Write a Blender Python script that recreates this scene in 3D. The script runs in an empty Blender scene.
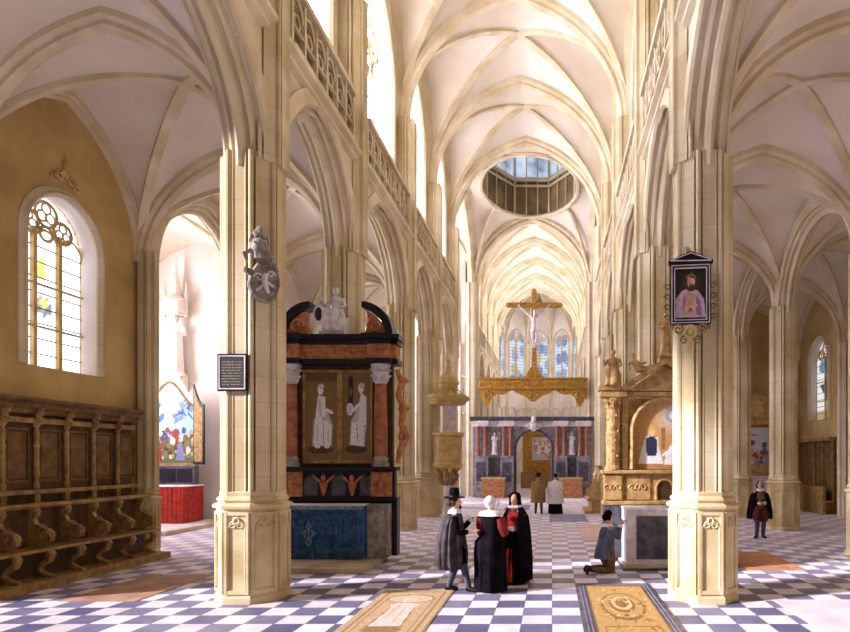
import bpy, bmesh, math, random
from mathutils import Vector, Matrix
random.seed(7)
PI = math.pi
C = bpy.context.scene.collection

def lin(c):
    return tuple((x/12.92 if x <= .04045 else ((x+.055)/1.055)**2.4) for x in c)
def rgb(r, g, b): return lin((r/255, g/255, b/255))

# ---------------------------------------------------------------- materials
def mat(name, c1, c2=None, scale=3.0, rough=.8, bump=.15, metal=0, detail=6, spec=.3):
    m = bpy.data.materials.new(name); m.use_nodes = True
    nt = m.node_tree; b = nt.nodes['Principled BSDF']
    b.inputs['Roughness'].default_value = rough; b.inputs['Metallic'].default_value = metal
    b.inputs['Specular IOR Level'].default_value = spec
    c2 = c2 or tuple(x*.8 for x in c1)
    tc = nt.nodes.new('ShaderNodeTexCoord'); n = nt.nodes.new('ShaderNodeTexNoise')
    n.inputs['Scale'].default_value = scale; n.inputs['Detail'].default_value = detail
    nt.links.new(tc.outputs['Object'], n.inputs['Vector'])
    r = nt.nodes.new('ShaderNodeValToRGB')
    r.color_ramp.elements[0].position = .35; r.color_ramp.elements[1].position = .65
    r.color_ramp.elements[0].color = (*c2, 1); r.color_ramp.elements[1].color = (*c1, 1)
    nt.links.new(n.outputs['Fac'], r.inputs['Fac']); nt.links.new(r.outputs['Color'], b.inputs['Base Color'])
    if bump:
        n2 = nt.nodes.new('ShaderNodeTexNoise'); n2.inputs['Scale'].default_value = scale*9
        nt.links.new(tc.outputs['Object'], n2.inputs['Vector'])
        bp = nt.nodes.new('ShaderNodeBump'); bp.inputs['Strength'].default_value = bump; bp.inputs['Distance'].default_value = .03
        nt.links.new(n2.outputs['Fac'], bp.inputs['Height']); nt.links.new(bp.outputs['Normal'], b.inputs['Normal'])
    return m
def ashlar(name, c1, c2, bw=.9, bh=.42):
    """stone with faint block joints: a brick texture on the object's own coordinates"""
    m = mat(name, c1, c2, .9, .85, .12)
    nt = m.node_tree; b = nt.nodes['Principled BSDF']
    src = b.inputs['Base Color'].links[0].from_socket
    tc = nt.nodes.new('ShaderNodeTexCoord'); sp = nt.nodes.new('ShaderNodeSeparateXYZ')
    nt.links.new(tc.outputs['Object'], sp.inputs[0])
    ad = nt.nodes.new('ShaderNodeMath'); ad.operation = 'ADD'
    nt.links.new(sp.outputs['X'], ad.inputs[0]); nt.links.new(sp.outputs['Y'], ad.inputs[1])
    cb = nt.nodes.new('ShaderNodeCombineXYZ'); nt.links.new(ad.outputs[0], cb.inputs['X']); nt.links.new(sp.outputs['Z'], cb.inputs['Y'])
    br = nt.nodes.new('ShaderNodeTexBrick'); br.inputs['Scale'].default_value = 1
    br.inputs['Brick Width'].default_value = bw; br.inputs['Row Height'].default_value = bh
    br.inputs['Mortar Size'].default_value = .008
    br.inputs['Color1'].default_value = (1, 1, 1, 1); br.inputs['Color2'].default_value = (.93, .91, .88, 1)
    br.inputs['Mortar'].default_value = (.84, .8, .74, 1)
    nt.links.new(cb.outputs[0], br.inputs['Vector'])
    mx = nt.nodes.new('ShaderNodeMix'); mx.data_type = 'RGBA'; mx.blend_type = 'MULTIPLY'; mx.inputs[0].default_value = 1
    nt.links.new(src, mx.inputs[6]); nt.links.new(br.outputs['Color'], mx.inputs[7]); nt.links.new(mx.outputs[2], b.inputs['Base Color'])
    return m
def painted(name, rough=.7, emit=0, spec=.3):
    m = bpy.data.materials.new(name); m.use_nodes = True
    nt = m.node_tree; b = nt.nodes['Principled BSDF']; b.inputs['Roughness'].default_value = rough
    b.inputs['Specular IOR Level'].default_value = spec
    a = nt.nodes.new('ShaderNodeVertexColor'); a.layer_name = 'col'
    if emit:
        b.inputs['Base Color'].default_value = (.02, .02, .02, 1)
        nt.links.new(a.outputs['Color'], b.inputs['Emission Color']); b.inputs['Emission Strength'].default_value = emit
    else:
        n = nt.nodes.new('ShaderNodeTexNoise'); n.inputs['Scale'].default_value = 22; n.inputs['Detail'].default_value = 5
        tc = nt.nodes.new('ShaderNodeTexCoord'); nt.links.new(tc.outputs['Object'], n.inputs['Vector'])
        mr = nt.nodes.new('ShaderNodeMapRange'); mr.inputs[1].default_value = .3; mr.inputs[2].default_value = .7
        mr.inputs[3].default_value = .72; mr.inputs[4].default_value = 1.12
        nt.links.new(n.outputs['Fac'], mr.inputs[0])
        mx = nt.nodes.new('ShaderNodeVectorMath'); mx.operation = 'SCALE'
        nt.links.new(a.outputs['Color'], mx.inputs[0]); nt.links.new(mr.outputs[0], mx.inputs['Scale'])
        nt.links.new(mx.outputs[0], b.inputs['Base Color'])
    return m

PIER = ashlar('pier_stone', rgb(222, 208, 176), rgb(192, 174, 132))
PIERP = ashlar('pale_pier_stone', rgb(226, 214, 190), rgb(208, 192, 158))
WEB = mat('vault_plaster', rgb(228, 219, 208), rgb(212, 199, 176), .5, .9, .05)
RIB = mat('rib_stone', rgb(224, 211, 184), rgb(198, 181, 144), 1.2, .85, .1)
NAVEW = ashlar('nave_wall_stone', rgb(224, 214, 192), rgb(202, 187, 155), 1.1, .5)
GALW = mat('gallery_ochre_stone', rgb(150, 126, 86), rgb(118, 98, 66), 1, .9, .1)  # dark ochre stone of the gallery back wall and lantern drum
OCHRE = mat('ochre_plaster', rgb(196, 168, 112), rgb(168, 140, 88), .8, .9, .1)
WHITEW = mat('white_plaster', rgb(230, 222, 216), rgb(212, 200, 186), .6, .9, .05)
PLINTH = mat('plinth_stone', rgb(220, 204, 166), rgb(190, 168, 122), 1.6, .85, .12)
TRAC = mat('tracery_stone', rgb(208, 182, 124), rgb(180, 152, 96), 3, .8, .1)
OAK = mat('dark_oak', rgb(124, 92, 52), rgb(84, 60, 32), 5, .55, .1)
OAKL = mat('carved_oak', rgb(168, 134, 82), rgb(122, 92, 52), 6, .5, .15)
OAKD = mat('deep_brown_oak', rgb(92, 66, 36), rgb(62, 44, 24), 5, .6, .1)  # darkest brown oak, for boards and back panels
GILT = mat('gilded_wood', rgb(196, 150, 62), rgb(140, 98, 36), 7, .45, .3, .15)
SAND = mat('golden_sandstone', rgb(196, 162, 108), rgb(156, 120, 74), 7, .7, .3)
BLACK = mat('black_marble', rgb(34, 32, 44), rgb(20, 19, 28), 5, .35, .05)
SLATE = mat('grey_blue_marble', rgb(98, 96, 108), rgb(58, 56, 68), 5, .4, .05)
PORPH = mat('red_marble', rgb(176, 112, 84), rgb(136, 78, 58), 6, .3, .03)
TERRA = mat('orange_carved_stone', rgb(206, 142, 96), rgb(160, 98, 62), 8, .7, .4)
WMARB = mat('white_marble', rgb(228, 222, 226), rgb(190, 182, 186), 5, .45, .03)
GREYST = mat('grey_carved_stone', rgb(168, 160, 152), rgb(120, 112, 104), 7, .7, .3)
STEP = mat('step_stone', rgb(212, 196, 170), rgb(180, 162, 134), 1.5, .8, .1)
BLUECL = mat('blue_velvet', rgb(66, 106, 150), rgb(34, 66, 106), 9, .85, .1)
REDCL = mat('red_cloth', rgb(180, 52, 38), rgb(136, 34, 26), 6, .85, .1)
FRINGE = mat('blue_fringe', rgb(150, 172, 188), rgb(80, 110, 140), 30, .9, .3)
BLACKCL = mat('black_cloth', rgb(26, 23, 29), rgb(12, 10, 14), 6, .95, .05, 0, 6, .04)
GREYCL = mat('grey_cloak_cloth', rgb(78, 70, 74), rgb(44, 39, 44), 6, .9, .05)
BLUEGR = mat('blue_grey_cloth', rgb(104, 112, 142), rgb(70, 76, 104), 6, .9, .05)
BROWNCL = mat('brown_cloth', rgb(128, 96, 60), rgb(90, 64, 38), 8, .9, .1)
OCHRECL = mat('ochre_striped_cloth', rgb(172, 138, 92), rgb(124, 92, 56), 12, .9, .1)
WHITECL = mat('white_linen', rgb(238, 234, 240), rgb(212, 206, 216), 8, .9, .05)
DKRED = mat('crimson_cloth', rgb(146, 30, 34), rgb(96, 18, 24), 8, .85, .1)
SCARLET = mat('scarlet_cloth', rgb(222, 70, 44), rgb(190, 48, 32), 8, .85, .1)
MAROON = mat('maroon_cloth', rgb(104, 44, 44), rgb(70, 26, 28), 10, .9, .1)
SKIN = mat('skin', rgb(224, 176, 148), rgb(206, 152, 124), 8, .6, 0)
HAIR = mat('brown_hair', rgb(74, 50, 34), rgb(50, 34, 24), 20, .8, .2)
EYE = mat('eye_dark', rgb(40, 28, 24), None, 5, .4, 0)
LEATHER = mat('black_leather', rgb(28, 23, 23), rgb(16, 13, 13), 8, .5, .05)
STOCK = mat('grey_stocking', rgb(88, 88, 104), rgb(62, 62, 76), 8, .9, .05)
ROSE = mat('pink_slab_stone', rgb(222, 190, 176), rgb(196, 166, 156), 3, .6, .05)
ORANGE = mat('orange_slab_stone', rgb(202, 148, 112), rgb(176, 120, 86), 4, .6, .05)
RUSSET = mat('russet_slab_stone', rgb(186, 150, 128), rgb(160, 120, 98), 3, .6, .05)
PALESL = mat('pale_pink_slab_stone', rgb(234, 218, 226), rgb(212, 194, 204), 2, .6, .05)
SCRM = mat('lilac_grey_marble', rgb(164, 158, 168), rgb(112, 108, 120), 4, .4, .05)
GREYSL = mat('grey_slab_stone', rgb(138, 134, 158), rgb(112, 108, 134), 3, .6, .05)
PAINT = painted('oil_painting'); CARVED = painted('carved_slab', .7)

def glass(name, s): return painted(name, .3, s)
KEYG = glass('bright_window_glass', 21.0); AISG = glass('added_aisle_glass', 16.0); CHAG = glass('chapel_window_glass', 30.0); LEFG = glass('tracery_window_glass', 2.6); MIDG = glass('window_glass', .8); LANG = glass('lantern_glass', .9)

def floor_mat():
    m = bpy.data.materials.new('checkered_marble_floor'); m.use_nodes = True
    nt = m.node_tree; b = nt.nodes['Principled BSDF']; L = nt.links.new; N = nt.nodes.new
    b.inputs['Roughness'].default_value = .42; b.inputs['Specular IOR Level'].default_value = .3
    tc = N('ShaderNodeTexCoord')
    mp = N('ShaderNodeVectorMath'); mp.operation = 'SUBTRACT'; mp.inputs[1].default_value = (0, 8.22, 0); L(tc.outputs['Object'], mp.inputs[0])
    sc = N('ShaderNodeVectorMath'); sc.operation = 'SCALE'; sc.inputs['Scale'].default_value = 1/.45; L(mp.outputs[0], sc.inputs[0])
    ad = N('ShaderNodeVectorMath'); ad.operation = 'ADD'; ad.inputs[1].default_value = (0, 0, .5); L(sc.outputs[0], ad.inputs[0])
    fl = N('ShaderNodeVectorMath'); fl.operation = 'FLOOR'; L(ad.outputs[0], fl.inputs[0])
    fr = N('ShaderNodeVectorMath'); fr.operation = 'FRACTION'; L(ad.outputs[0], fr.inputs[0])
    wn = N('ShaderNodeTexWhiteNoise'); L(fl.outputs[0], wn.inputs['Vector'])
    s = N('ShaderNodeSeparateXYZ'); L(fl.outputs[0], s.inputs[0])
    a = N('ShaderNodeMath'); a.operation = 'ADD'; L(s.outputs['X'], a.inputs[0]); L(s.outputs['Y'], a.inputs[1])
    h = N('ShaderNodeMath'); h.operation = 'MULTIPLY'; h.inputs[1].default_value = .5; L(a.outputs[0], h.inputs[0])
    f = N('ShaderNodeMath'); f.operation = 'FRACT'; L(h.outputs[0], f.inputs[0])
    g = N('ShaderNodeMath'); g.operation = 'GREATER_THAN'; g.inputs[1].default_value = .25; L(f.outputs[0], g.inputs[0])
    # dark tiles pale up the nave: distance fade painted into their colour
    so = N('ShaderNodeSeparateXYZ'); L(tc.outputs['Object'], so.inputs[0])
    far_fade = N('ShaderNodeMapRange'); far_fade.inputs[1].default_value = 10.5; far_fade.inputs[2].default_value = 17; far_fade.inputs[3].default_value = 0; far_fade.inputs[4].default_value = .72
    L(so.outputs['Y'], far_fade.inputs[0])
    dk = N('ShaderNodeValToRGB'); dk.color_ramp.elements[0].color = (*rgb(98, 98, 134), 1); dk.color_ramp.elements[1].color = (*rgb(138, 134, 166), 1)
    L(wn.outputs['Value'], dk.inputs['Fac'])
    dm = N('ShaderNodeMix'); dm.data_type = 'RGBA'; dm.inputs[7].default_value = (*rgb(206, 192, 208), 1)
    L(far_fade.outputs[0], dm.inputs[0]); L(dk.outputs['Color'], dm.inputs[6])
    lt = N('ShaderNodeValToRGB'); lt.color_ramp.elements[0].color = (*rgb(222, 210, 216), 1); lt.color_ramp.elements[1].color = (*rgb(244, 238, 246), 1)
    L(wn.outputs['Value'], lt.inputs['Fac'])
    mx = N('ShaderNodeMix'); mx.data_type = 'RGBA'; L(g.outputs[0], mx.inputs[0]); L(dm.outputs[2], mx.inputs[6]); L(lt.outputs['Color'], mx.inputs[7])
    # veining
    no = N('ShaderNodeTexNoise'); no.inputs['Scale'].default_value = 4; no.inputs['Detail'].default_value = 8; L(tc.outputs['Object'], no.inputs['Vector'])
    vr = N('ShaderNodeMapRange'); vr.inputs[1].default_value = .35; vr.inputs[2].default_value = .65; vr.inputs[3].default_value = .84; vr.inputs[4].default_value = 1.06; L(no.outputs['Fac'], vr.inputs[0])
    # joints
    sf = N('ShaderNodeSeparateXYZ'); L(fr.outputs[0], sf.inputs[0])
    ms = []
    for ax in 'XY':
        q = N('ShaderNodeMath'); q.operation = 'SUBTRACT'; q.inputs[1].default_value = .5; L(sf.outputs[ax], q.inputs[0])
        w = N('ShaderNodeMath'); w.operation = 'ABSOLUTE'; L(q.outputs[0], w.inputs[0]); ms.append(w)
    mm = N('ShaderNodeMath'); mm.operation = 'MAXIMUM'; L(ms[0].outputs[0], mm.inputs[0]); L(ms[1].outputs[0], mm.inputs[1])
    jt = N('ShaderNodeMapRange'); jt.inputs[1].default_value = .478; jt.inputs[2].default_value = .49; jt.inputs[3].default_value = 1; jt.inputs[4].default_value = .55; L(mm.outputs[0], jt.inputs[0])
    k = N('ShaderNodeMath'); k.operation = 'MULTIPLY'; L(vr.outputs[0], k.inputs[0]); L(jt.outputs[0], k.inputs[1])
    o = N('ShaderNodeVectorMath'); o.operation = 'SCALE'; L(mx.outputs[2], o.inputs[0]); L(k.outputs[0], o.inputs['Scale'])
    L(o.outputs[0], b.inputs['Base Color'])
    return m

# ---------------------------------------------------------------- mesh builder
class Fr:
    """local frame: u along a wall, n out of it, z up"""
    def __init__(s, o=(0, 0, 0), U=(1, 0, 0), N=(0, 1, 0), k=1):
        s.o = Vector(o); s.U = Vector(U)*k; s.N = Vector(N)*k; s.Z = Vector((0, 0, k)); s.k = k
    def __call__(s, u, n, z): return s.o + s.U*u + s.N*n + s.Z*z
W = Fr()
class M:
    def __init__(s, fr=W): s.v = []; s.f = []; s.fr = fr; s.c = None
    def add(s, vs, fs):
        k = len(s.v); s.v += [s.fr(*v) for v in vs]; s.f += [tuple(i+k for i in f) for f in fs]
    def box(s, u0, u1, n0, n1, z0, z1):
        vs = [(u, n, z) for z in (z0, z1) for n in (n0, n1) for u in (u0, u1)]
        s.add(vs, [(0, 2, 3, 1), (4, 5, 7, 6), (0, 1, 5, 4), (2, 6, 7, 3), (0, 4, 6, 2), (1, 3, 7, 5)]); return s
    def prism(s, pts, a, b, plane='uz'):
        """polygon pts extruded from a to b: plane 'uz' (along n), 'un' (along z), 'nz' (along u)"""
        def P(p, q): return {'uz': (p[0], q, p[1]), 'un': (p[0], p[1], q), 'nz': (q, p[0], p[1])}[plane]
        n = len(pts); vs = [P(p, a) for p in pts]+[P(p, b) for p in pts]
        s.add(vs, [tuple(range(n)), tuple(range(2*n-1, n-1, -1))]+[(i, (i+1) % n, (i+1) % n+n, i+n) for i in range(n)]); return s
    def rings(s, rings, caps=True, closed=True):
        n = len(rings[0]); vs = [p for r in rings for p in r]; fs = []
        for i in range(len(rings)-1):
            for j in range(n if closed else n-1):
                k = (j+1) % n; fs.append((i*n+j, i*n+k, (i+1)*n+k, (i+1)*n+j))
        if caps and closed: fs += [tuple(range(n)), tuple(range((len(rings)-1)*n+n-1, (len(rings)-1)*n-1, -1))]
        s.add(vs, fs); return s
    def lathe(s, prof, n=16, c=(0, 0), rot=0, sx=1, sy=1, a0=0):
        rs = [[(c[0]+r*sx*math.cos(rot+2*PI*j/n), c[1]+r*sy*math.sin(rot+2*PI*j/n), z) for j in range(n)] for r, z in prof]
        return s.rings(rs)
    def tube(s, pts, r, n=6, flat=1):
        pts = [Vector(p) for p in pts]; rs = []
        if not isinstance(r, (list, tuple)): r = [r]*len(pts)
        up = Vector((0, 0, 1)); last = None
        for i, p in enumerate(pts):
            t = (pts[min(i+1, len(pts)-1)]-pts[max(i-1, 0)])
            t = t.normalized() if t.length > 1e-9 else Vector((0, 0, 1))
            a = t.cross(last if last is not None else (up if abs(t.z) < .9 else Vector((1, 0, 0))))
            if a.length < 1e-6: a = t.cross(Vector((1, .3, .2)))
            a.normalize(); b = a.cross(t).normalized(); last = b
            rs.append([tuple(p+a*r[i]*math.cos(2*PI*j/n)+b*r[i]*flat*math.sin(2*PI*j/n)) for j in range(n)])
        return s.rings(rs)
    def ball(s, c, r, n=10, m=7):
        rx, ry, rz = (r, r, r) if not isinstance(r, (tuple, list)) else r
        rs = []
        for i in range(m+1):
            a = -PI/2+PI*i/m; k = max(math.cos(a), .02)
            rs.append([(c[0]+rx*k*math.cos(2*PI*j/n), c[1]+ry*k*math.sin(2*PI*j/n), c[2]+rz*math.sin(a)) for j in range(n)])
        return s.rings(rs)
    def sweep(s, path, side, prof, close=True):
        """profile (s along side, n towards the inside of the arch) swept along a planar path"""
        path = [Vector(p) for p in path]; S = Vector(side).normalized(); rs = []
        for i, p in enumerate(path):
            t = (path[min(i+1, len(path)-1)]-path[max(i-1, 0)]).normalized()
            nn = S.cross(t).normalized()
            rs.append([tuple(p+S*a+nn*b) for a, b in prof])
        return s.rings(rs)
    def ring(s, c, R, r, n=20, m=5, plane='uz', a0=0, a1=2*PI):
        full = abs(a1-a0-2*PI) < 1e-6; pts = []
        for i in range(n+1):
            a = a0+(a1-a0)*i/n; x, y = R*math.cos(a), R*math.sin(a)
            pts.append((c[0]+x, c[1], c[2]+y) if plane == 'uz' else ((c[0], c[1]+x, c[2]+y) if plane == 'nz' else (c[0]+x, c[1]+y, c[2])))
        return s.tube(pts, r, m)
    def build(s, name, material, parent=None, smooth=None, bevel=0, ang=40):
        me = bpy.data.meshes.new(name); me.from_pydata([tuple(v) for v in s.v], [], s.f); me.update()
        bm = bmesh.new(); bm.from_mesh(me); bmesh.ops.recalc_face_normals(bm, faces=bm.faces)
        if bevel:
            es = [e for e in bm.edges if len(e.link_faces) == 2 and e.calc_face_angle(0) > .6]
            bmesh.ops.bevel(bm, geom=es, offset=bevel, segments=1, affect='EDGES')
        if smooth:
            for f in bm.faces: f.smooth = True
            for e in bm.edges:
                if len(e.link_faces) == 2 and e.calc_face_angle(0) > math.radians(ang): e.smooth = False
        bm.to_mesh(me); bm.free(); me.materials.append(material)
        if s.c is not None:
            ca = me.color_attributes.new('col', 'FLOAT_COLOR', 'POINT')
            for i, col in enumerate(s.c): ca.data[i].color = (*col, 1)
        o = bpy.data.objects.new(name, me); C.objects.link(o)
        if parent is not None: par(o, parent)
        return o
def world_loc(o):
    v = Vector(o.location)
    return v
def par(o, p):
    o.parent = p
    o.matrix_parent_inverse = p.matrix_basis.inverted() if p.parent is None else (p.parent.matrix_basis @ p.matrix_parent_inverse @ p.matrix_basis).inverted()
def tag(o, label, cat, group=None):
    o['label'] = label; o['category'] = cat
    if group: o['group'] = group
    return o
def thing(name, label, cat, loc=(0, 0, 0), group=None):
    o = bpy.data.objects.new(name, None); o.empty_display_size = .2; o.location = loc; C.objects.link(o)
    return tag(o, label, cat, group)
def struct(o): o['kind'] = 'structure'; return o

# colour-painted panel: shapes in 0..1 coordinates, drawn in order
def paint(fr, u0, u1, z0, z1, n, name, material, parent, bg, shapes, nx=60, nz=80, keep=None, inside=None, jit=.05, flatz=None):
    m = M(fr); vs = []; cols = []; rnd = random.Random(3)
    for j in range(nz+1):
        for i in range(nx+1):
            a, b = i/nx, j/nz; col = bg(a, b) if callable(bg) else bg
            for sh in shapes:
                k = sh[0]
                if k == 'e':
                    _, cx, cy, rx, ry, ro, cc = sh; dx, dy = a-cx, b-cy
                    x = dx*math.cos(ro)+dy*math.sin(ro); y = -dx*math.sin(ro)+dy*math.cos(ro)
                    if (x/rx)**2+(y/ry)**2 < 1: col = cc
                elif k == 'r':
                    if sh[1] <= a <= sh[2] and sh[3] <= b <= sh[4]: col = sh[5]
                elif k == 'g':   # soft glow of pigment
                    _, cx, cy, rx, ry, cc = sh; d = math.exp(-(((a-cx)/rx)**2+((b-cy)/ry)**2)); col = tuple(x*(1-d)+y*d for x, y in zip(col, cc))
                elif k == 'p':
                    pts = sh[1]; ins = False; q = len(pts)-1
                    for p in range(len(pts)):
                        (x1, y1), (x2, y2) = pts[p], pts[q]
                        if (y1 > b) != (y2 > b) and a < (x2-x1)*(b-y1)/(y2-y1)+x1: ins = not ins
                        q = p
                    if ins: col = sh[2]
            q = 1+rnd.uniform(-jit, jit)
            cols.append(tuple(min(1, max(0, x*q)) for x in col))
            u = u0+(u1-u0)*a; z = z0+(z1-z0)*b
            vs.append((u, n, z) if flatz is None else (u, z, flatz))
    fs = []
    for j in range(nz):
        for i in range(nx):
            a, b = (i+.5)/nx, (j+.5)/nz
            if inside is None or inside(u0+(u1-u0)*a, z0+(z1-z0)*b): k = j*(nx+1)+i; fs.append((k, k+1, k+nx+2, k+nx+1))
    m.add(vs, fs); m.c = cols
    o = m.build(name, material, parent)
    return o

# ---------------------------------------------------------------- arches and vaults
def prof(t, r):                       # two-centred arch, t=|x|/half-span, r=rise/half-span -> 0..1
    R = (1+r*r)/2; return math.sqrt(max(0, R*R-(t+R-1)**2))/r
def levels(r, n):                     # angular samples of t in 0..1 with their height
    R = (1+r*r)/2; fm = math.acos((R-1)/R); out = []
    for i in range(n+1):
        f = fm*(1-i/n); t = max(0, R*math.cos(f)-(R-1)); out.append((min(1, t), R*math.sin(f)/r))
    return out
RN = 1.32
def arch_path(half, rise, n=14, r=None):
    r = r or max(1.05, rise/half); L = levels(r, n)
    right = [(t*half, h*rise) for t, h in L]
    return [(-a, b) for a, b in right[::-1]]+right[1:]
RIBP = [(-.12, -.06), (-.12, .06), (-.06, .1), (-.07, .17), (0, .24), (.07, .17), (.06, .1), (.12, .06), (.12, -.06)]
def scaled(p, a, b): return [(x*a, y*b) for x, y in p]
ARCHP = [(-.44, -.3), (-.44, -.02), (-.38, .03), (-.33, -.02), (-.27, -.02), (-.25, .09), (-.19, .12), (-.14, .07), (-.1, .09), (-.07, .2), (0, .25), (.07, .2), (.1, .09), (.14, .07), (.19, .12), (.25, .09), (.27, -.02), (.33, -.02), (.38, .03), (.44, -.02), (.44, -.3)]
def vault_cell(m, c, mid, half, s, rise, dome=.25, n=12, k=8):
    c, mid, half = Vector(c), Vector(mid), Vector(half); L = levels(RN, n)
    vs = [(-t, h) for t, h in L[::-1]]+L[1:]; g = []
    for v, h in vs:
        row = []
        for i in range(k+1):
            t = abs(v)+(1-abs(v))*i/k; p = c+mid*t+half*v
            row.append((p.x, p.y, s+rise*h+dome*(1-t*t)*(1-v*v)))
        g.append(row)
    m.rings(g, caps=False, closed=False)
def diag_path(c, corner, s, rise, dome=.25, n=14):
    c, d = Vector(c), Vector(corner); L = levels(RN, n)
    def P(t, h, q): return (c.x+d.x*t*q, c.y+d.y*t*q, s+rise*h+dome*(1-t*t)**2-.02)
    return [P(t, h, -1) for t, h in L[::-1]]+[P(t, h, 1) for t, h in L[1:]]
def trans_path(p0, p1, s, rise, n=14):
    a, b = Vector(p0), Vector(p1); mid = (a+b)/2; h = (b-a)/2
    return [(mid.x+h.x*x, mid.y+h.y*x, s+z-.02) for x, z in arch_path(1, rise, n, RN)]
def vault_bay(x0, x1, y0, y1, s, rise, where, dome=.25, first=True, material=None, rk=1.0, front=True, lside=True):
    c = ((x0+x1)/2, (y0+y1)/2); hx, hy = (x1-x0)/2, (y1-y0)/2
    m = M()
    for mid, half in (((hx, 0), (0, hy)), ((-hx, 0), (0, hy)), ((0, hy), (hx, 0)), ((0, -hy), (hx, 0))):
        vault_cell(m, (*c, 0), (*mid, 0), (*half, 0), s, rise, dome)
    o = struct(m.build('ceiling', material or WEB, smooth=True)); o['label'] = 'rib vault over '+where
    for sg in (1, -1):
        d = Vector((hx, hy*sg, 0)); side = Vector((-d.y, d.x, 0))
        pr = scaled(RIBP, .8*rk, .8*rk)
        M().sweep(diag_path(c, d, s, rise, dome), -side if True else side, pr).build('diagonal_rib', RIB, o)
    if front:
        M().sweep(trans_path((x0, y1, 0), (x1, y1, 0), s, rise), (0, 1, 0), scaled(RIBP, 1.35*rk, 1.2*rk)).build('transverse_rib', RIB, o)
    if lside:
        for x in (x0, x1):
            M().sweep(trans_path((x, y0, 0), (x, y1, 0), s, rise), (-1, 0, 0), scaled(RIBP, rk*1.5, rk*.7)).build('wall_rib', RIB, o)
    return o
def arch_wall(m, u0, u1, cu, half, spring, rise, zlo, ztop, n0, n1, n=12, r=None):
    pts = [(cu+a, spring+b) for a, b in arch_path(half, rise, n, r)]
    cols = [(u0, zlo), (cu-half, zlo)]+pts+[(cu+half, zlo), (u1, zlo)]
    f = [[(u, nn, z) for u, z in cols] for nn in (n0, n1)]
    t = [[(u, nn, ztop) for u, z in cols] for nn in (n0, n1)]
    m.rings([t[0], f[0], f[1], t[1], t[0]], caps=False, closed=False)
def arch_fill(m, half, spring, rise, zlo, cu, n): # flat arched sheet outline polygon
    return [(cu-half, zlo), (cu+half, zlo)]+[(cu+a, spring+b) for a, b in arch_path(half, rise, 10)][::-1]

def window(n, fr, cu, half, zlo, spring, rise, depth, lights, gm, colour=None, wallth=.5, patches=(), frame_w=.12, material=None):
    """stone frame, mullions and tracery, leaded panes; sits in an opening of a wall"""
    material = material or TRAC
    m = M(fr); ap = [(cu+a, spring+b) for a, b in arch_path(half, rise, 12)]
    path = [(cu-half, 0, zlo)]+[(u, 0, z) for u, z in ap]+[(cu+half, 0, zlo)]
    # moulded frame swept round the opening, in local coordinates
    pr = [(-.05, -.02), (-.05, .02), (.02, .1), (.07, .03), (.1, .08), (.15, .03), (.15, -.02)]
    rs = []
    P = [Vector((u, z)) for u, _, z in path]
    def offs(k, d):
        t = (P[min(k+1, len(P)-1)]-P[max(k-1, 0)]).normalized(); return P[k]+Vector((-t.y, t.x))*d
    for k in range(len(P)):
        rs.append([(offs(k, a).x, b, offs(k, a).y) for a, b in pr])
    m.rings(rs)
    fo = struct(m.build('window_%d' % n, NAVEW if material is TRAC else material))
    g = M(fr); d = -depth
    lp = [(-.014, d), (-.014, .02), (-.001, .02), (-.001, d)]
    M(fr).rings([[(offs(k, p).x, q, offs(k, p).y) for p, q in lp] for k in range(len(P))]).build('reveal', WHITEW, fo)
    w = 2*half/lights
    for i in range(1, lights):
        g.box(cu-half+w*i-.04, cu-half+w*i+.04, d-.04, d+.05, zlo, spring+rise*.25)
    for z in [zlo+(spring-zlo)*q for q in (.33, .66)]:
        g.box(cu-half, cu+half, d-.02, d+.03, z-.02, z+.02)
    for i in range(lights):
        c = cu-half+w*(i+.5); pp = [(c+a, d, spring-.1+b) for a, b in arch_path(w/2, w*.62, 6)]
        g.tube(pp, .03, 4)
    zc = spring+rise*.3; R = min(half*.28, w*.5)
    cir = [(0, rise*.62, R*1.05), (-half*.45, rise*.36, R*.9), (half*.45, rise*.36, R*.9), (0, rise*.2, R*.6)] if lights > 1 else [(0, rise*.3, R)]
    for a, b, q in cir: g.ring((cu+a, d, spring+b), q, .036, 14, 4)
    for a, b, q in cir[:3]:
        for k in range(3): g.ring((cu+a+q*.45*math.cos(PI/2+k*2.094), d, spring+b+q*.45*math.sin(PI/2+k*2.094)), q*.42, .024, 8, 4)
    g.build('tracery', material, fo)
    ld = M(fr)
    nz = int((spring+rise*.5-zlo)/.32)
    for k in range(1, nz): ld.box(cu-half, cu+half, d-.03, d-.015, zlo+k*.32-.011, zlo+k*.32+.011)
    ld.build('glazing_bar', SLATE, fo)
    R2 = max(1.05, rise/half)
    def ins(u, z):
        if z <= spring: return True
        t = abs(u-cu)/half; return t < 1 and z-spring < rise*prof(t, R2)+.03
    base = colour or (.88, .85, 1)
    if gm in (KEYG, AISG, CHAG): patches = [p[:-1]+(tuple(x*.07 for x in p[-1]),) for p in patches]
    paint(fr, cu-half, cu+half, zlo, spring+rise, d-.05, 'pane', gm, fo, base, list(patches), 22, 36, inside=ins, jit=.03)
    return fo

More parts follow.
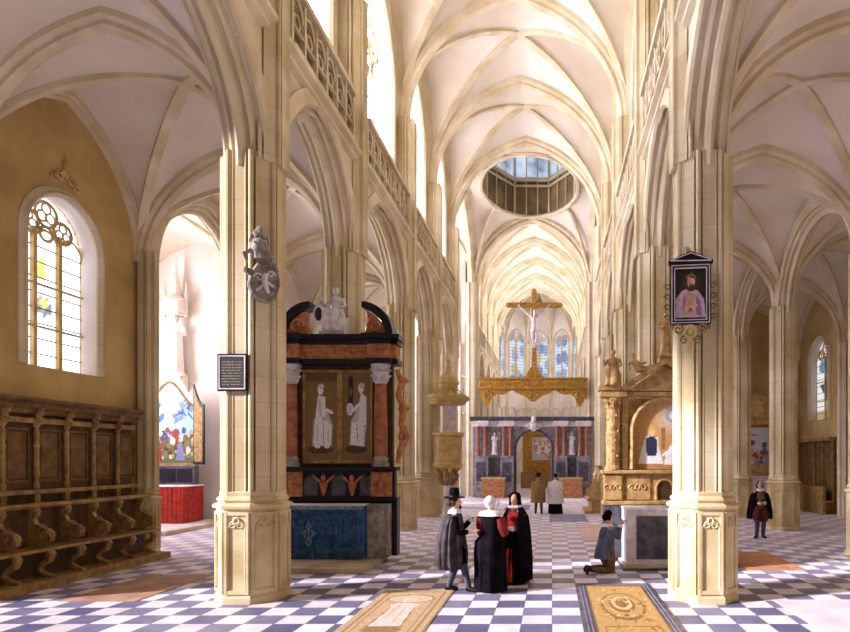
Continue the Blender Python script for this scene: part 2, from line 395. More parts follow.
def rail(fr, u0, u1, n, z0, z1, label):
    """pierced gallery balustrade"""
    t = thing('stone_balustrade', label, 'balustrade', fr((u0+u1)/2, n, z0))
    for a, b, w in ((z0, z0+.1, .09), (z1-.12, z1, .11)):
        M(fr).box(u0, u1, n-w, n+w, a, b).build('rail', RIB, t)
    k = max(2, round((u1-u0)/.5)); w = (u1-u0)/k; zm = z0+.55*(z1-z0)
    g = M(fr)
    g.box(u0, u1, n-.03, n+.03, zm-.35*(z1-z0)*.5-.02, zm-.35*(z1-z0)*.5+.02)
    for i in range(k+1): g.box(u0+w*i-.035, u0+w*i+.035, n-.05, n+.05, z0+.1, z1-.12)
    for i in range(k):
        c = u0+w*(i+.5); g.tube([(c+a, n, z1-.12-w*.7+b) for a, b in arch_path(w/2-.02, w*.6, 4)], .035, 4)
        g.ring((c, n, zm-.05), w*.24, .025, 8, 4)
    g.build('openwork', RIB, t)
    return t
# ================================================================ ARCHITECTURE
XL, XR = -5.2, 2.62; XA = -10.3; XB = 7.9; XC = 12.3; XM = (XL+XR)/2
YB = [4.2, 9.85, 14.1, 19.3, 23.8, 28.2]; YX = 37.0
S1, R1 = 7.3, 2.85       # aisle vault spring and rise
S2, R2 = 13.9, 4.5      # nave vault
ZG, ZC = 9.95, 11.25     # gallery floor, clerestory sill
m = M(); m.add([(-26, -3, 0), (22, -3, 0), (22, 70, 0), (-26, 70, 0)], [(0, 1, 2, 3)])
struct(m.build('floor', floor_mat()))

# ---- piers
def section(ap, depth=.05, rolls=.07):
    """compound pier: octagon faces, a roll at each corner between two hollows, a slim roll up each face"""
    pts = []; N = 208
    for i in range(N):
        th = 2*PI*i/N; d = ((th+PI/8) % (PI/4))-PI/8          # angle from nearest face normal
        r = ap/math.cos(d); e = PI/8-abs(d)                    # angular distance to the corner
        rc = ap/math.cos(PI/8)
        if e < .1: r = rc+.05*math.cos(e/.1*PI/2)-.03
        elif e < .145: r = rc-.11
        elif e < .185: r = ap/math.cos(d)+.01
        elif e < .21: r = ap/math.cos(d)-.03
        pts.append((r*math.cos(th), r*math.sin(th)))
    return pts
def tracery_panels(ap, z0, z1, parent, material, c, faces=range(8)):
    m = M(); s = ap*math.tan(PI/8)
    for k in faces:
        a = k*PI/4; fr = Fr((c[0]+ap*math.cos(a), c[1]+ap*math.sin(a), 0), (-math.sin(a), math.cos(a), 0), (math.cos(a), math.sin(a), 0)); m.fr = fr
        w = s-.015
        m.box(-w, -w+.045, -.01, .03, z0, z1); m.box(w-.045, w, -.01, .03, z0, z1)
        m.box(-w+.045, w-.045, -.01, .026, z0+.005, z0+.07); m.box(-w+.045, w-.045, -.01, .026, z1-.05, z1-.005)
        r = w*.42; zc = z1-.09-r*1.15
        m.ring((0, .01, zc+r*.55), r*.55, .018, 10, 4)
        for sx in (-1, 1): m.ring((sx*r*.75, .01, zc-r*.25), r*.55, .018, 10, 4)
        m.tube([(-w*.72, .01, z0+.1)]+[(x, .01, zc-r*.9+z) for x, z in arch_path(w*.72, r*.9, 5)]+[(w*.72, .01, z0+.1)], .018, 4)
    return m.build('blind_tracery', material, parent)
def pier(x, y, label, ap=.455, top=S1+.25, nave=0, material=PIER, detail=True, plh=1.58, ztop=S2, lowdir=0):
    t = thing('stone_pier', label, 'pier', (x, y, 0))
    q = ap/.455; pa = .525*q
    k = 1/math.cos(PI/8)
    m = M(); m.lathe([(r*k, z) for r, z in ((pa+.03, 0), (pa+.03, .1), (pa, .14), (pa, plh-.02))], 8, (x, y), PI/8)
    pl = m.build('plinth', PLINTH, t)
    if detail: tracery_panels(pa, .16, plh-.06, pl, PLINTH, (x, y))
    m = M(); m.lathe([(r*k, z) for r, z in ((pa+.0, plh-.02), (pa+.05, plh), (pa+.06, plh+.04), (pa+.02, plh+.07), (pa-.03, plh+.09), (pa+.0, plh+.13), (pa-.01, plh+.16), (ap+.02, plh+.2), (ap+.03, plh+.26), (ap-.03, plh+.3))], 8, (x, y), PI/8)
    m.build('base_moulding', PLINTH, t)
    sec = section(ap)
    m = M(); m.rings([[(x+a, y+b, z) for a, b in sec] for z in (plh+.18, top)]); m.build('shaft', material, t)
    if nave:
        m = M(); pts = []
        cx = x+nave*.14; r0 = ap*.86
        for a, b in section(r0): pts.append((cx+a, y+b))
        m.rings([[(a, b, z) for a, b in pts] for z in (top-.1, ztop)]); m.build('vault_shaft', material, t)
    return t
ordn = ['nearest', 'second', 'third', 'fourth', 'fifth']
for i, y in enumerate(YB[1:]):
    for sd, x, nv in (('left', XL, 1), ('right', XR, -1)):
        lab = {('left', 0): 'massive near left pier carrying the hanging tablet and helmeted shield',
               ('right', 0): 'massive near right pier on which the framed painting hangs',
               ('left', 1): 'pier rising behind the altar with the blue frontal',
               ('right', 1): 'pier rising behind the golden stone altar, half hidden by the near right pier',
               ('left', 2): 'slender pier of the left arcade just beyond the blue-fronted altar',
               ('right', 2): 'pier of the right arcade, third from the viewer, seen left of the golden altar top',
               ('left', 3): 'left arcade pier to which the pulpit is fixed',
               ('right', 3): 'right arcade pier beside the wooden bench, fourth from the viewer',
               ('left', 4): 'far left pier at the entrance of the crossing behind the pulpit',
               ('right', 4): 'far right pier at the entrance of the crossing, nearest the choir screen'}[(sd, i)]
        pier(x, y, lab, nave=nv, material=PIER if i < 4 else PIERP, detail=i < 4)
for i, y in enumerate(YB[1:]):
    if i == 0: continue
    lab = ['', 'pier at the right edge of the view, cut off by the frame', 'pier right of the black-cloaked man, between the two right aisles',
           'narrow pier left of the black-cloaked man, its foot beyond him', 'farthest pier between the two right aisles'][i]
    pier(XB, y, lab, ap=.40, detail=i in (2, 3))
pier(XA+.2, 14.12, 'dark clustered pier at the end of the choir stalls on the left', ap=.2, detail=True, plh=1.4)
pier(XA, 19.3, 'pier between left aisle and side chapel, hidden by the near left pier', ap=.34, detail=False)

# ---- nave arcades, gallery, clerestory
wn = [0]
def nwin(): wn[0] += 1; return wn[0]
def nave_bay(x, sg, y0, y1, side, glassm, first=False, gal=True, choir=False):
    fr = Fr((x, (y0+y1)/2, 0), (0, 1, 0), (sg, 0, 0)); h = (y1-y0)/2
    m = M(fr); hh = h-.24
    arch_wall(m, -h, h, 0, hh, S1, 2.45, S1, ZG, -.32, .32, r=None)
    w = struct(m.build('wall_%s' % side, NAVEW)); w['label'] = 'arcade wall, %s side' % side
    path = [fr(a, 0, S1+b) for a, b in arch_path(hh, 2.45, 16)]
    M().sweep(path, (-1, 0, 0), scaled(ARCHP, .88, 1)).build('arch_moulding', RIB, w)
    M(fr).prism([(.3, ZG-.32), (.42, ZG-.22), (.42, ZG-.14), (.52, ZG-.06), (.52, ZG+.02), (-.1, ZG+.02), (-.1, ZG-.1), (.3, ZG-.1)], -h, h, 'nz').build('string_course', RIB, w)
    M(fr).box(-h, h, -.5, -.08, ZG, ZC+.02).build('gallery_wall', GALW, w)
    M(fr).prism([(-.5, ZC), (.2, ZC), (.2, ZC+.08), (.05, ZC+.16), (-.5, ZC+.16)], -h, h, 'nz').build('sill_course', RIB, w)
    wh = h-.95
    m = M(fr); arch_wall(m, -h, h, 0, wh, 14.2, 2.5, ZC+.1, S2+R2+.6, -.45, 0)
    m.build('clerestory', NAVEW, w)
    window(nwin(), fr, 0, wh, ZC+.1, 14.2, 2.5, .3, 3, glassm, patches=[('e', random.uniform(.2, .8), random.uniform(.1, .6), .12, .06, 0, random.choice([(.05, .12, .25), (.25, .2, .05), (.3, .08, .05)])) for _ in range(5)])
    if gal: rail(fr, -h+.52, h-.52, .40, ZG+.02, ZC-.02, first)
bays = list(zip(YB[:-1], YB[1:]))
oname = ['outermost bay of', 'bay between nearest and second piers of', 'bay between second and third piers of', 'bay between third and fourth piers of', 'last bay before the crossing of']
for i, (a, b) in enumerate(bays):
    nave_bay(XL, 1, a, b, 'nave_left', KEYG, 'pierced stone gallery balustrade, %s the left arcade' % oname[i])
    nave_bay(XR, -1, a, b, 'nave_right', MIDG, 'pierced stone gallery balustrade, %s the right arcade' % oname[i])
    vault_bay(XL, XR, a, b, S2, R2, 'the nave', front=True, rk=1.25)
    vault_bay(XA, XL, a, b, S1, R1, 'the left aisle')
    vault_bay(XR, XB, a, b, S1, R1, 'the right aisle')
    vault_bay(XB, XC, a, b, S1, R1, 'the outer right aisle')
    # arcade between right aisles
    fr = Fr((XB, (a+b)/2, 0), (0, 1, 0), (-1, 0, 0)); h = (b-a)/2
    if i > 0 or True:
        m = M(fr); arch_wall(m, -h, h, 0, h-.22, S1, 2.45, S1, 10.3, -.25, .25)
        w = struct(m.build('wall_right_aisles', NAVEW))
        M().sweep([fr(u, 0, S1+z) for u, z in arch_path(h-.22, 2.45, 16)], (-1, 0, 0), scaled(ARCHP, .72, .9)).build('arch_moulding', RIB, w)
# ---- left aisle outer wall
fl = Fr((XA, 0, 0), (0, 1, 0), (1, 0, 0))
m = M(fl); arch_wall(m, 9.3, 14.1, 11.93, .9, 6.95, .98, 4.27, 10.4, -.5, 0); m.box(9.3, 14.1, -.5, 0, 0, 4.27)
struct(m.build('wall_left', OCHRE))
gold = (.55, .42, .12); drk = (.03, .04, .03)
lwin = window(nwin(), fl, 11.93, .9, 4.27, 6.95, .98, .38, 3, LEFG, patches=[
    ('e', .18, .55, .1, .05, 0, gold), ('e', .45, .55, .1, .05, 0, gold), ('e', .18, .38, .09, .045, 0, drk), ('e', .2, .40, .05, .05, 0, (.2, .04, .03)),
    ('e', .5, .37, .11, .07, 0, (.12, .15, .2)), ('e', .5, .39, .05, .035, 0, gold), ('e', .18, .62, .06, .03, 0, gold), ('e', .47, .63, .06, .03, 0, gold)])
# carved finial over the window
m = M(fl)
for k in range(5): m.ring((11.93+(k-2)*.14, .04, 8.22+.1*(2-abs(k-2))), .07, .03, 8, 4)
m.tube([(11.93, .04, 8.3), (11.93, .04, 8.85)], [.05, .01], 5); m.ball(fl(11.93, .04, 8.62) and (11.93, .04, 8.62), .06, 6, 4)
m.build('carved_crest', TRAC, lwin)
# chapel arch 14.1-19.3, solid wall beyond, its windows added to light the aisle
m = M(fl); arch_wall(m, 14.1, 19.3, 16.7, 2.2, S1, 2.5, S1, 10.4, -.35, .0)
w = struct(m.build('wall_left_chapel', WHITEW))
M().sweep([fl(16.7+u, -.1, S1+z) for u, z in arch_path(2.2, 2.5, 16)], (-1, 0, 0), scaled(ARCHP, .75, 1)).build('arch_moulding', RIB, w)
for a, b in bays[3:]:
    c = (a+b)/2; m = M(fl); arch_wall(m, a, b, c, .9, 6.4, 1.3, 4, 10.4, -.5, 0); m.box(a, b, -.5, 0, 0, 4)
    struct(m.build('wall_left_far', WHITEW)); window(nwin(), fl, c, .9, 4, 6.4, 1.3, .3, 2, AISG)
# chapel
vault_bay(-16.2, XA, 14.1, 21.4, S1, 3.3, 'the side chapel', front=False)
m = M(); m.box(-16.4, XA-.3, 21.4, 21.7, 0, 11.2); struct(m.build('wall_chapel_back', WHITEW))
fc = Fr((-16.2, 0, 0), (0, 1, 0), (1, 0, 0))
m = M(fc); arch_wall(m, 13.8, 21.4, 17.7, 1.6, 7.2, 2.0, 3.6, 11.2, -.4, 0); m.box(13.8, 21.4, -.4, 0, 0, 3.6); struct(m.build('wall_chapel_left', WHITEW))
window(nwin(), fc, 17.7, 1.6, 3.6, 7.2, 2.0, .3, 3, CHAG)
m = M(); m.box(XA-.36, XA, 19.3, 21.4, 0, 10.4); struct(m.build('wall_chapel_right', WHITEW))
m = M(); m.box(-16.4, XA-.1, 13.8, 14.0, 0, 11.2); struct(m.build('wall_chapel_front', WHITEW))
# ---- right outer wall
fr_ = Fr((XC, 0, 0), (0, 1, 0), (-1, 0, 0))
for i, (a, b) in enumerate(bays):
    c = (a+b)/2; m = M(fr_); arch_wall(m, a, b, c, .95, 6.9, 1.0, 4.2, 10.4, -.5, 0); m.box(a, b, -.5, 0, 0, 4.2)
    struct(m.build('wall_right', OCHRE))
    window(nwin(), fr_, c, .95, 4.2, 6.9, 1.0, .3, 2, MIDG, colour=(1, .98, 1), patches=[('e', .5, .68, .4, .1, 0, (.12, .3, .5)), ('e', .5, .35, .35, .06, .3, (.06, .1, .12)), ('e', .4, .45, .2, .1, 0, (.15, .3, .35)), ('r', 0, 1, 0, .12, (.5, .4, .2))])
    if i > 1:
        m = M(); m.rings([[(XC+.05+p*.6, a+q*.6, z) for p, q in section(.45)] for z in (0, S1)]); w = struct(m.build('trim_%d' % i, PIERP))
m = M(); m.box(XB+.2, XC+.4, 28.3, 28.6, 0, 10.4); struct(m.build('wall_right_back', OCHRE))

# ---- transept and crossing
for x0, x1, nm in ((-13.2, XL, 'the left transept'), (XR, XC+.4, 'the right transept')):
    vault_bay(x0, x1, YB[-1], YX, S2, R2, nm, front=False, rk=1.25)
def east_wall(x0, x1, cx, half, side, gm):
    fr = Fr((0, YX+.2, 0), (1, 0, 0), (0, -1, 0))
    m = M(fr); arch_wall(m, x0, x1, cx, half, 13, 3.2, 8.0, 18.4, -.4, 0)
    m.box(x0, x1, -.4, 0, 5.2, 8.0)
    arch_wall(m, x0, x1, cx, half, 3.4, 1.6, 0, 5.2, -.4, 0)
    w = struct(m.build('wall_transept_%s' % side, WHITEW))
    for z in (5.3, 7.7): M(fr).prism([(0, z), (.14, z+.06), (.14, z+.16), (0, z+.22)], x0, x1, 'nz').build('string_course', RIB, w)
    m = M(fr); m.tube([(cx+a, .03, 3.4+b) for a, b in arch_path(half+.08, 1.7, 10)], .07, 5); m.build('arch_moulding', RIB, w)
    window(nwin(), fr, cx, half, 8.0, 13, 3.2, .25, 3, gm)
east_wall(-13.2, XL-.5, -7.4, 1.2, 'left', LEFG); east_wall(XR+.5, XC+.4, 5.2, 1.3, 'right', LEFG)
m = M(Fr((-13.2, 0, 0), (0, 1, 0), (1, 0, 0))); arch_wall(m, YB[-1], YX+.2, 32.6, 2.4, 12, 4, 5, 18.4, -.4, 0); m.box(YB[-1], YX+.2, -.4, 0, 0, 5); struct(m.build('wall_transept_end_left', WHITEW))
window(nwin(), Fr((-13.2, 0, 0), (0, 1, 0), (1, 0, 0)), 32.6, 2.4, 5, 12, 4, .25, 4, KEYG)
m = M(); m.box(XC+.4, XC+.7, YB[-1], YX+.2, 0, 18.4); struct(m.build('wall_transept_end_right', WHITEW))
# crossing: pendentive vault round the lantern opening
RC, RL = 2.8, 3.75; cx, cy = XM, 32.65; y0, y1 = YB[-1], YX; hx = (XR-XL)/2
m = M(); g = []
NT = 64
edge = []
for k in range(NT):
    th = 2*PI*k/NT; dx, dy = math.cos(th), math.sin(th)
    ty = (y1-cy) if dy > 0 else (cy-y0)
    t = min(hx/abs(dx) if abs(dx) > 1e-6 else 1e9, ty/abs(dy) if abs(dy) > 1e-6 else 1e9)
    px, py = dx*t, dy*t
    a = abs(px)/hx; b = abs((cy+py)-(y0+y1)/2)/((y1-y0)/2)
    zz = S2+R2*prof(min(1, b if a > .999 else a), RN)
    edge.append((px, py, zz))
for i in range(9):
    q = i/8; row = []
    for k in range(NT):
        th = 2*PI*k/NT; ex, ey, ez = edge[k]
        ix, iy = RC*math.cos(th), RL*math.sin(th)
        zi = 18.05
        row.append((cx+ix+(ex-ix)*q, cy+iy+(ey-iy)*q, zi+(ez-zi)*(1-math.cos(q*PI/2))**.9))
    g.append(row)
m.rings(g, caps=False)
cr = struct(m.build('ceiling', WEB, smooth=True)); cr['label'] = 'pendentive vault of the crossing'
for dx, dy in ((hx, y1-cy), (-hx, y1-cy), (hx, y0-cy), (-hx, y0-cy)):
    d = Vector((dx, dy, 0)); L = d.length; pts = []; r0 = 1/math.hypot(d.normalized().x/RC, d.normalized().y/RL)
    for i in range(13):
        q = i/12; r = r0+(L-r0)*q; p = d.normalized()*r
        pts.append((cx+p.x, cy+p.y, 18.03-(18.03-S2)*(1-math.cos(q*PI/2))**.9))
    M().tube(pts, .13, 6).build('rib', RIB, cr)
M().sweep(trans_path((XL, YX, 0), (XR, YX, 0), S2, R2), (0, 1, 0), scaled(RIBP, 2.6, 2)).build('transverse_rib', RIB, cr)
for x in (XL, XR): M().sweep(trans_path((x, y0, 0), (x, y1, 0), S2, R2), (-1, 0, 0), scaled(RIBP, 2.6, 2)).build('wall_rib', RIB, cr)
# lantern
lan = M(); lan.rings([[(cx+RC*r*math.cos(PI/8+k*PI/4), cy+RL*r*math.sin(PI/8+k*PI/4), z) for k in range(8)] for r, z in ((1.05, 18.0), (1.07, 20.3))], caps=False)
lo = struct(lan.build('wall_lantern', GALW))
M().tube([(cx+RC*math.cos(k*PI/24), cy+RL*math.sin(k*PI/24), 18.0) for k in range(49)], .13, 6).build('rim_moulding', RIB, lo)
rr = M(); 
for k in range(8):
    a = PI/8+k*PI/4; b = a+PI/4; p, q = Vector((cx+RC*1.03*math.cos(a), cy+RL*1.03*math.sin(a), 0)), Vector((cx+RC*1.03*math.cos(b), cy+RL*1.03*math.sin(b), 0))
    rr.tube([(p.x, p.y, 18.1), (p.x, p.y, 23.6)], .09, 6); 
    for t in (.33, .66): w_ = p.lerp(q, t); rr.tube([(w_.x, w_.y, 18.1), (w_.x, w_.y, 23.6)], .04, 5)
    rr.tube([(p.x, p.y, 20.3), (q.x, q.y, 20.3)], .14, 6); rr.tube([(p.x, p.y, 19.9), (q.x, q.y, 19.9)], .08, 6)
rr.build('mullion', RIB, lo)
fw = struct(M().lathe([(1.16, 23.5), (1.15, 23.7), (.1, 25.5)], 8, (cx, cy), PI/8, RC, RL).build('ceiling', WEB)); fw['label'] = 'roof of the crossing lantern'
for k in range(8):
    a = PI/8+k*PI/4; p, q = [Vector((cx+RC*1.07*math.cos(t), cy+RL*1.07*math.sin(t), 0)) for t in (a, a+PI/4)]
    U = (q-p).normalized(); fr = Fr((p+q)/2, U, (-U.y, U.x, 0)); s_ = (q-p).length/2
    o = struct(M(fr).box(-s_, s_, -.04, .02, 20.3, 20.5).build('window_%d' % nwin(), SLATE))
    paint(fr, -s_, s_, 20.4, 23.6, 0, 'pane', LANG, o, (.5, .6, .8), [('e', .3, .5, .2, .4, 0, (.3, .36, .5)), ('e', .75, .4, .15, .4, 0, (.6, .66, .8))], 10, 10, jit=.4)

# ---- choir
YC = [YX, 41, 45, 49, 53]
for i, (a, b) in enumerate(zip(YC[:-1], YC[1:])):
    for x, sg, nm in ((XL, 1, 'choir_left'), (XR, -1, 'choir_right')):
        nave_bay(x, sg, a, b, nm, KEYG, None, gal=False)
        fr = Fr((x, (a+b)/2, 0), (0, 1, 0), (sg, 0, 0))
        w = struct(M(fr).box(-2, 2, -.9, -.8, 0, 10).build('wall_choir_aisle', WHITEW))
        M().rings([[(x+p, a+q, z) for p, q in section(.4)] for z in (0, S2)]).build('respond', PIERP, w)
        pa = M(fr)
        k = 8
        for j in range(k+1): pa.box(-1.7+3.4*j/k-.03, -1.7+3.4*j/k+.03, .33, .43, ZG, ZC)
        pa.box(-1.8, 1.8, .3, .46, ZC-.14, ZC-.02); pa.build('gallery_rail', RIB, w)
    vault_bay(XL, XR, a, b, S2, R2, 'the choir', rk=1.25)
# apse
NS = 5; ap_c = Vector((XM, 53, 0)); Rr = hx
m = M(); an = [PI-k*PI/NS for k in range(NS+1)]
P = [ap_c+Vector((Rr*math.cos(a), Rr*math.sin(a), 0)) for a in an]
for p, q in zip(P[:-1], P[1:]):
    mid = (p+q)/2-ap_c; half = (q-p)/2; vault_cell(m, ap_c, mid, half, S2, R2, 0)
ao = struct(m.build('ceiling', WEB, smooth=True)); ao['label'] = 'apse vault'
for p in P:
    d = p-ap_c; L = levels(RN, 12)
    M().tube([(ap_c.x+d.x*t, ap_c.y+d.y*t, S2+R2*h-.05) for t, h in L], .13, 5).build('rib', RIB, ao)
for k, (p, q) in enumerate(zip(P[:-1], P[1:])):
    U = (q-p).normalized(); N_ = -((p+q)/2-ap_c).normalized(); fr = Fr((p+q)/2, U, N_); h = (q-p).length/2
    m = M(fr); arch_wall(m, -h, h, 0, h-.3, 14.0, 1.2, 9.6, 18.3, -.3, 0); m.box(-h, h, -.3, 0, 0, 9.6)
    w = struct(m.build('wall_apse', WHITEW))
    m = M(fr)
    for z0_ in (5.6,):
        for c_ in (-h/2, h/2): m.tube([(c_-.5, .03, z0_)]+[(c_+a, .03, z0_+1.3+b) for a, b in arch_path(.5, .6, 6)]+[(c_+.5, .03, z0_)], .05, 5)
    m.box(-h, h, 0, .12, 9.2, 9.4)
    m.build('blind_arcade', RIB, w)
    M().tube([(p.x, p.y, 0), (p.x, p.y, S2)], .22, 8).build('respond', PIERP, w)
    window(nwin(), fr, 0, h-.3, 9.6, 14.0, 1.2, .15, 2, LANG, colour=(.75, .85, 1), patches=[('e', random.random(), random.random(), .2, .1, 0, random.choice([(.2, .3, .6), (.35, .45, .7), (.6, .5, .3)])) for _ in range(14)])

# ================================================================ LIGHT AND CAMERA
wd = bpy.data.worlds.new('World'); bpy.context.scene.world = wd; wd.use_nodes = True
bg = wd.node_tree.nodes['Background']; bg.inputs[0].default_value = (1, .76, .44, 1); bg.inputs[1].default_value = .14
def sun(name, d, e, col, ang):
    l = bpy.data.lights.new(name, 'SUN'); l.energy = e; l.color = col; l.angle = math.radians(ang)
    o = bpy.data.objects.new(name, l); C.objects.link(o); o.rotation_euler = Vector(d).to_track_quat('-Z', 'Y').to_euler(); return o
sun('sun', (1, .36, -.42), 10.5, (1, .93, 1), 4)
cam = bpy.data.cameras.new('camera'); co = bpy.data.objects.new('camera', cam); C.objects.link(co)
co.location = (0, 0, 2.4); co.rotation_euler = (PI/2, 0, 0)
cam.sensor_width = 36; cam.lens = 36*565/850; cam.shift_x = -(552-425)/850; cam.shift_y = (459-316)/850
cam.clip_end = 200
bpy.context.scene.camera = co
sc = bpy.context.scene
sc.view_settings.view_transform = 'Standard'; sc.view_settings.look = 'None'; sc.view_settings.gamma = 1; sc.view_settings.exposure = 0
sc.view_settings.use_curve_mapping = False
# ================================================================ FURNISHINGS
def facing(x, y, z, dx, dy, k=1):
    """frame whose n axis points along (dx, dy)"""
    L = math.hypot(dx, dy); dx, dy = dx/L, dy/L
    return Fr((x, y, z), (dy, -dx, 0), (dx, dy, 0), k)
def spiral(m, c, r, turns=1.5, w=.03, plane='uz', sg=1, n=18):
    pts = []
    for i in range(n+1):
        a = turns*2*PI*i/n; q = r*(1-.85*i/n)
        x, y = sg*q*math.cos(a), q*math.sin(a)
        pts.append((c[0]+x, c[1], c[2]+y) if plane == 'uz' else (c[0], c[1]+x, c[2]+y))
    m.tube(pts, [w*(1-.4*i/n) for i in range(n+1)], 5)
def loft(m, lv, k=9, N=44, amp=.05, ph=0, a0=None):
    """lv: (z, cu, cn, ru, rn[, amp]) rings; folds run down the cloth"""
    rs = []
    for L in lv:
        z, cu, cn, ru, rn = L[:5]; am = L[5] if len(L) > 5 else amp; r = []
        for j in range(N):
            t = 2*PI*j/N; q = 1+am*math.sin(k*t+ph+math.sin(3*t+ph)*1.3)+am*.5*math.sin((2*k+1)*t+1+z*2)
            r.append((cu+ru*q*math.cos(t), cn+rn*q*math.sin(t), z))
        rs.append(r)
    m.rings(rs); return m
def organic(m, name, material, parent, voxel=.014, extra=None):
    o = m.build(name+'_raw', material); md = o.modifiers.new('r', 'REMESH'); md.mode = 'VOXEL'; md.voxel_size = voxel; md.use_smooth_shade = True
    s = o.modifiers.new('s', 'SMOOTH'); s.iterations = 2; s.factor = .4
    dg = bpy.context.evaluated_depsgraph_get(); me = bpy.data.meshes.new_from_object(o.evaluated_get(dg)); bpy.data.objects.remove(o)
    if extra is not None:
        bm = bmesh.new(); bm.from_mesh(me); k = [bm.verts.new(v) for v in extra.v]
        for f in extra.f:
            try: bm.faces.new([k[i] for i in f])
            except ValueError: pass
        for f in bm.faces: f.smooth = True
        bmesh.ops.recalc_face_normals(bm, faces=bm.faces); bm.to_mesh(me); bm.free()
    me.name = name
    if not me.materials: me.materials.append(material)
    o = bpy.data.objects.new(name, me); C.objects.link(o)
    if parent is not None: par(o, parent)
    return o

def statue(kind, name, label, cat, fr, material, voxel=.02, parent=None, arm=0):
    """small carved figure, about 1.7 units high before scaling"""
    m = M(fr)
    if kind == 'standing':
        loft(m, [(0, 0, 0, .24, .2), (.5, 0, 0, .21, .17), (.95, 0, 0, .2, .15), (1.15, 0, 0, .17, .13), (1.38, 0, 0, .22, .13), (1.45, 0, 0, .1, .08)], 7, 28, .08)
        hz = 1.6; m.tube([(0, 0, 1.4), (0, .01, 1.55)], .055, 6)
        for s in (-1, 1):
            hand = (s*.1, .22, 1.15) if not arm or s < 0 else (.34, .15, 1.55)
            m.tube([(s*.2, 0, 1.38), (s*.27, .05, 1.15) if not arm or s < 0 else (.34, .02, 1.3), hand], [.07, .055, .04], 6); m.ball(hand, .05, 6, 4)
        m.ball((0, .02, hz), (.085, .1, .125)); m.ball((0, -.03, hz+.03), (.1, .1, .12)); m.ball((0, .12, hz-.01), (.02, .03, .03), 5, 4)
        m.box(-.26, .26, -.22, .24, -.08, .03)
    elif kind == 'seated':
        m.box(-.27, .27, -.3, .12, 0, .5)
        loft(m, [(.45, 0, -.08, .25, .2), (.75, 0, -.08, .19, .14), (1.0, 0, -.06, .23, .14), (1.1, 0, -.05, .09, .08)], 6, 24, .05)
        for s in (-1, 1):
            m.tube([(s*.12, -.05, .52), (s*.15, .33, .56), (s*.14, .36, .05)], [.14, .13, .1], 8)
            m.ball((s*.14, .44, .05), (.06, .12, .05), 6, 4)
            h = (s*.3, .3, .7) if s < 0 else (.32, .2, .95)
            m.tube([(s*.2, -.05, 1.03), (s*.32, .05, .8), h], [.07, .06, .045], 6); m.ball(h, .05, 6, 4)
        loft(m, [(0, 0, .2, .3, .24), (.3, 0, .18, .26, .22), (.58, 0, .12, .24, .22)], 8, 28, .09)
        m.tube([(0, -.05, 1.05), (0, -.03, 1.2)], .05, 6); m.ball((0, 0, 1.27), (.085, .1, .12)); m.ball((0, -.05, 1.3), (.1, .1, .11)); m.ball((0, .1, 1.26), (.02, .03, .03), 5, 4)
    elif kind == 'reclining':
        m.tube([(-.6, 0, .12), (-.2, .05, .2), (.15, 0, .22), (.35, 0, .55)], [.1, .15, .18, .15], 9)
        m.tube([(-.15, .05, .2), (-.45, .1, .4), (-.75, .08, .1)], [.13, .1, .07], 7)
        m.tube([(.35, 0, .6), (.62, .1, .4), (.55, .2, .15)], [.08, .06, .05], 6); m.tube([(.3, .05, .55), (.05, .2, .42), (-.15, .12, .5)], [.08, .06, .05], 6)
        m.tube([(.35, 0, .58), (.38, 0, .72)], .06, 6); m.ball((.4, .02, .8), (.1, .1, .13)); m.ball((.46, .1, .8), (.03, .03, .03), 5, 4)
    o = organic(m, name, material, parent, voxel)
    return o

# ---- floor slabs
def slab(name, label, material, x0, x1, y0, y1, h=.012, border=None):
    o = M().box(x0, x1, y0, y1, 0, h).build(name, material, bevel=.004); tag(o, label, 'tomb slab'); return o
# carved golden slab near right
t = thing('tomb_slab', 'golden carved tomb slab with dark grey border set in the floor near the right pier', 'tomb slab', (1.1, 9.2, 0))
x0, x1, y0, y1 = .44, 1.86, 7.2, 10.85
M().box(x0, x1, y0, y1, 0, .014).build('slate_border', SLATE, t)
for q, z in ((.07, .022), (.13, .022)):
    m = M(); w = .02
    m.box(x0+q, x1-q, y0+q, y0+q+w, .01, z); m.box(x0+q, x1-q, y1-q-w, y1-q, .01, z); m.box(x0+q, x0+q+w, y0+q+w, y1-q-w, .01, z); m.box(x1-q-w, x1-q, y0+q+w, y1-q-w, .01, z)
    m.build('moulded_edge', GREYSL, t)
g1, g2, g3 = rgb(186, 150, 94), rgb(140, 106, 60), rgb(212, 184, 132)
sh = [('e', .5, .55, .34, .26, 0, g2), ('e', .5, .56, .3, .23, 0, g1), ('e', .5, .58, .2, .16, 0, g2), ('e', .5, .6, .16, .13, 0, g3), ('e', .5, .6, .1, .09, .5, g2), ('r', .12, .88, .1, .2, g2), ('r', .14, .86, .11, .19, g1)]
rnd = random.Random(5)
for i in range(70): sh.append(('e', rnd.uniform(.08, .92), rnd.uniform(.06, .95), rnd.uniform(.015, .05), rnd.uniform(.008, .022), rnd.uniform(0, 3), rnd.choice([g1, g2, g3])))
sh += [('r', 0, .03, 0, 1, g2), ('r', .97, 1, 0, 1, g2), ('r', 0, 1, .97, 1, g2)]
paint(W, x0+.19, x1-.19, y0+.19, y1-.19, 0, 'carved_relief', CARVED, t, g1, sh, 56, 140, flatz=.019)
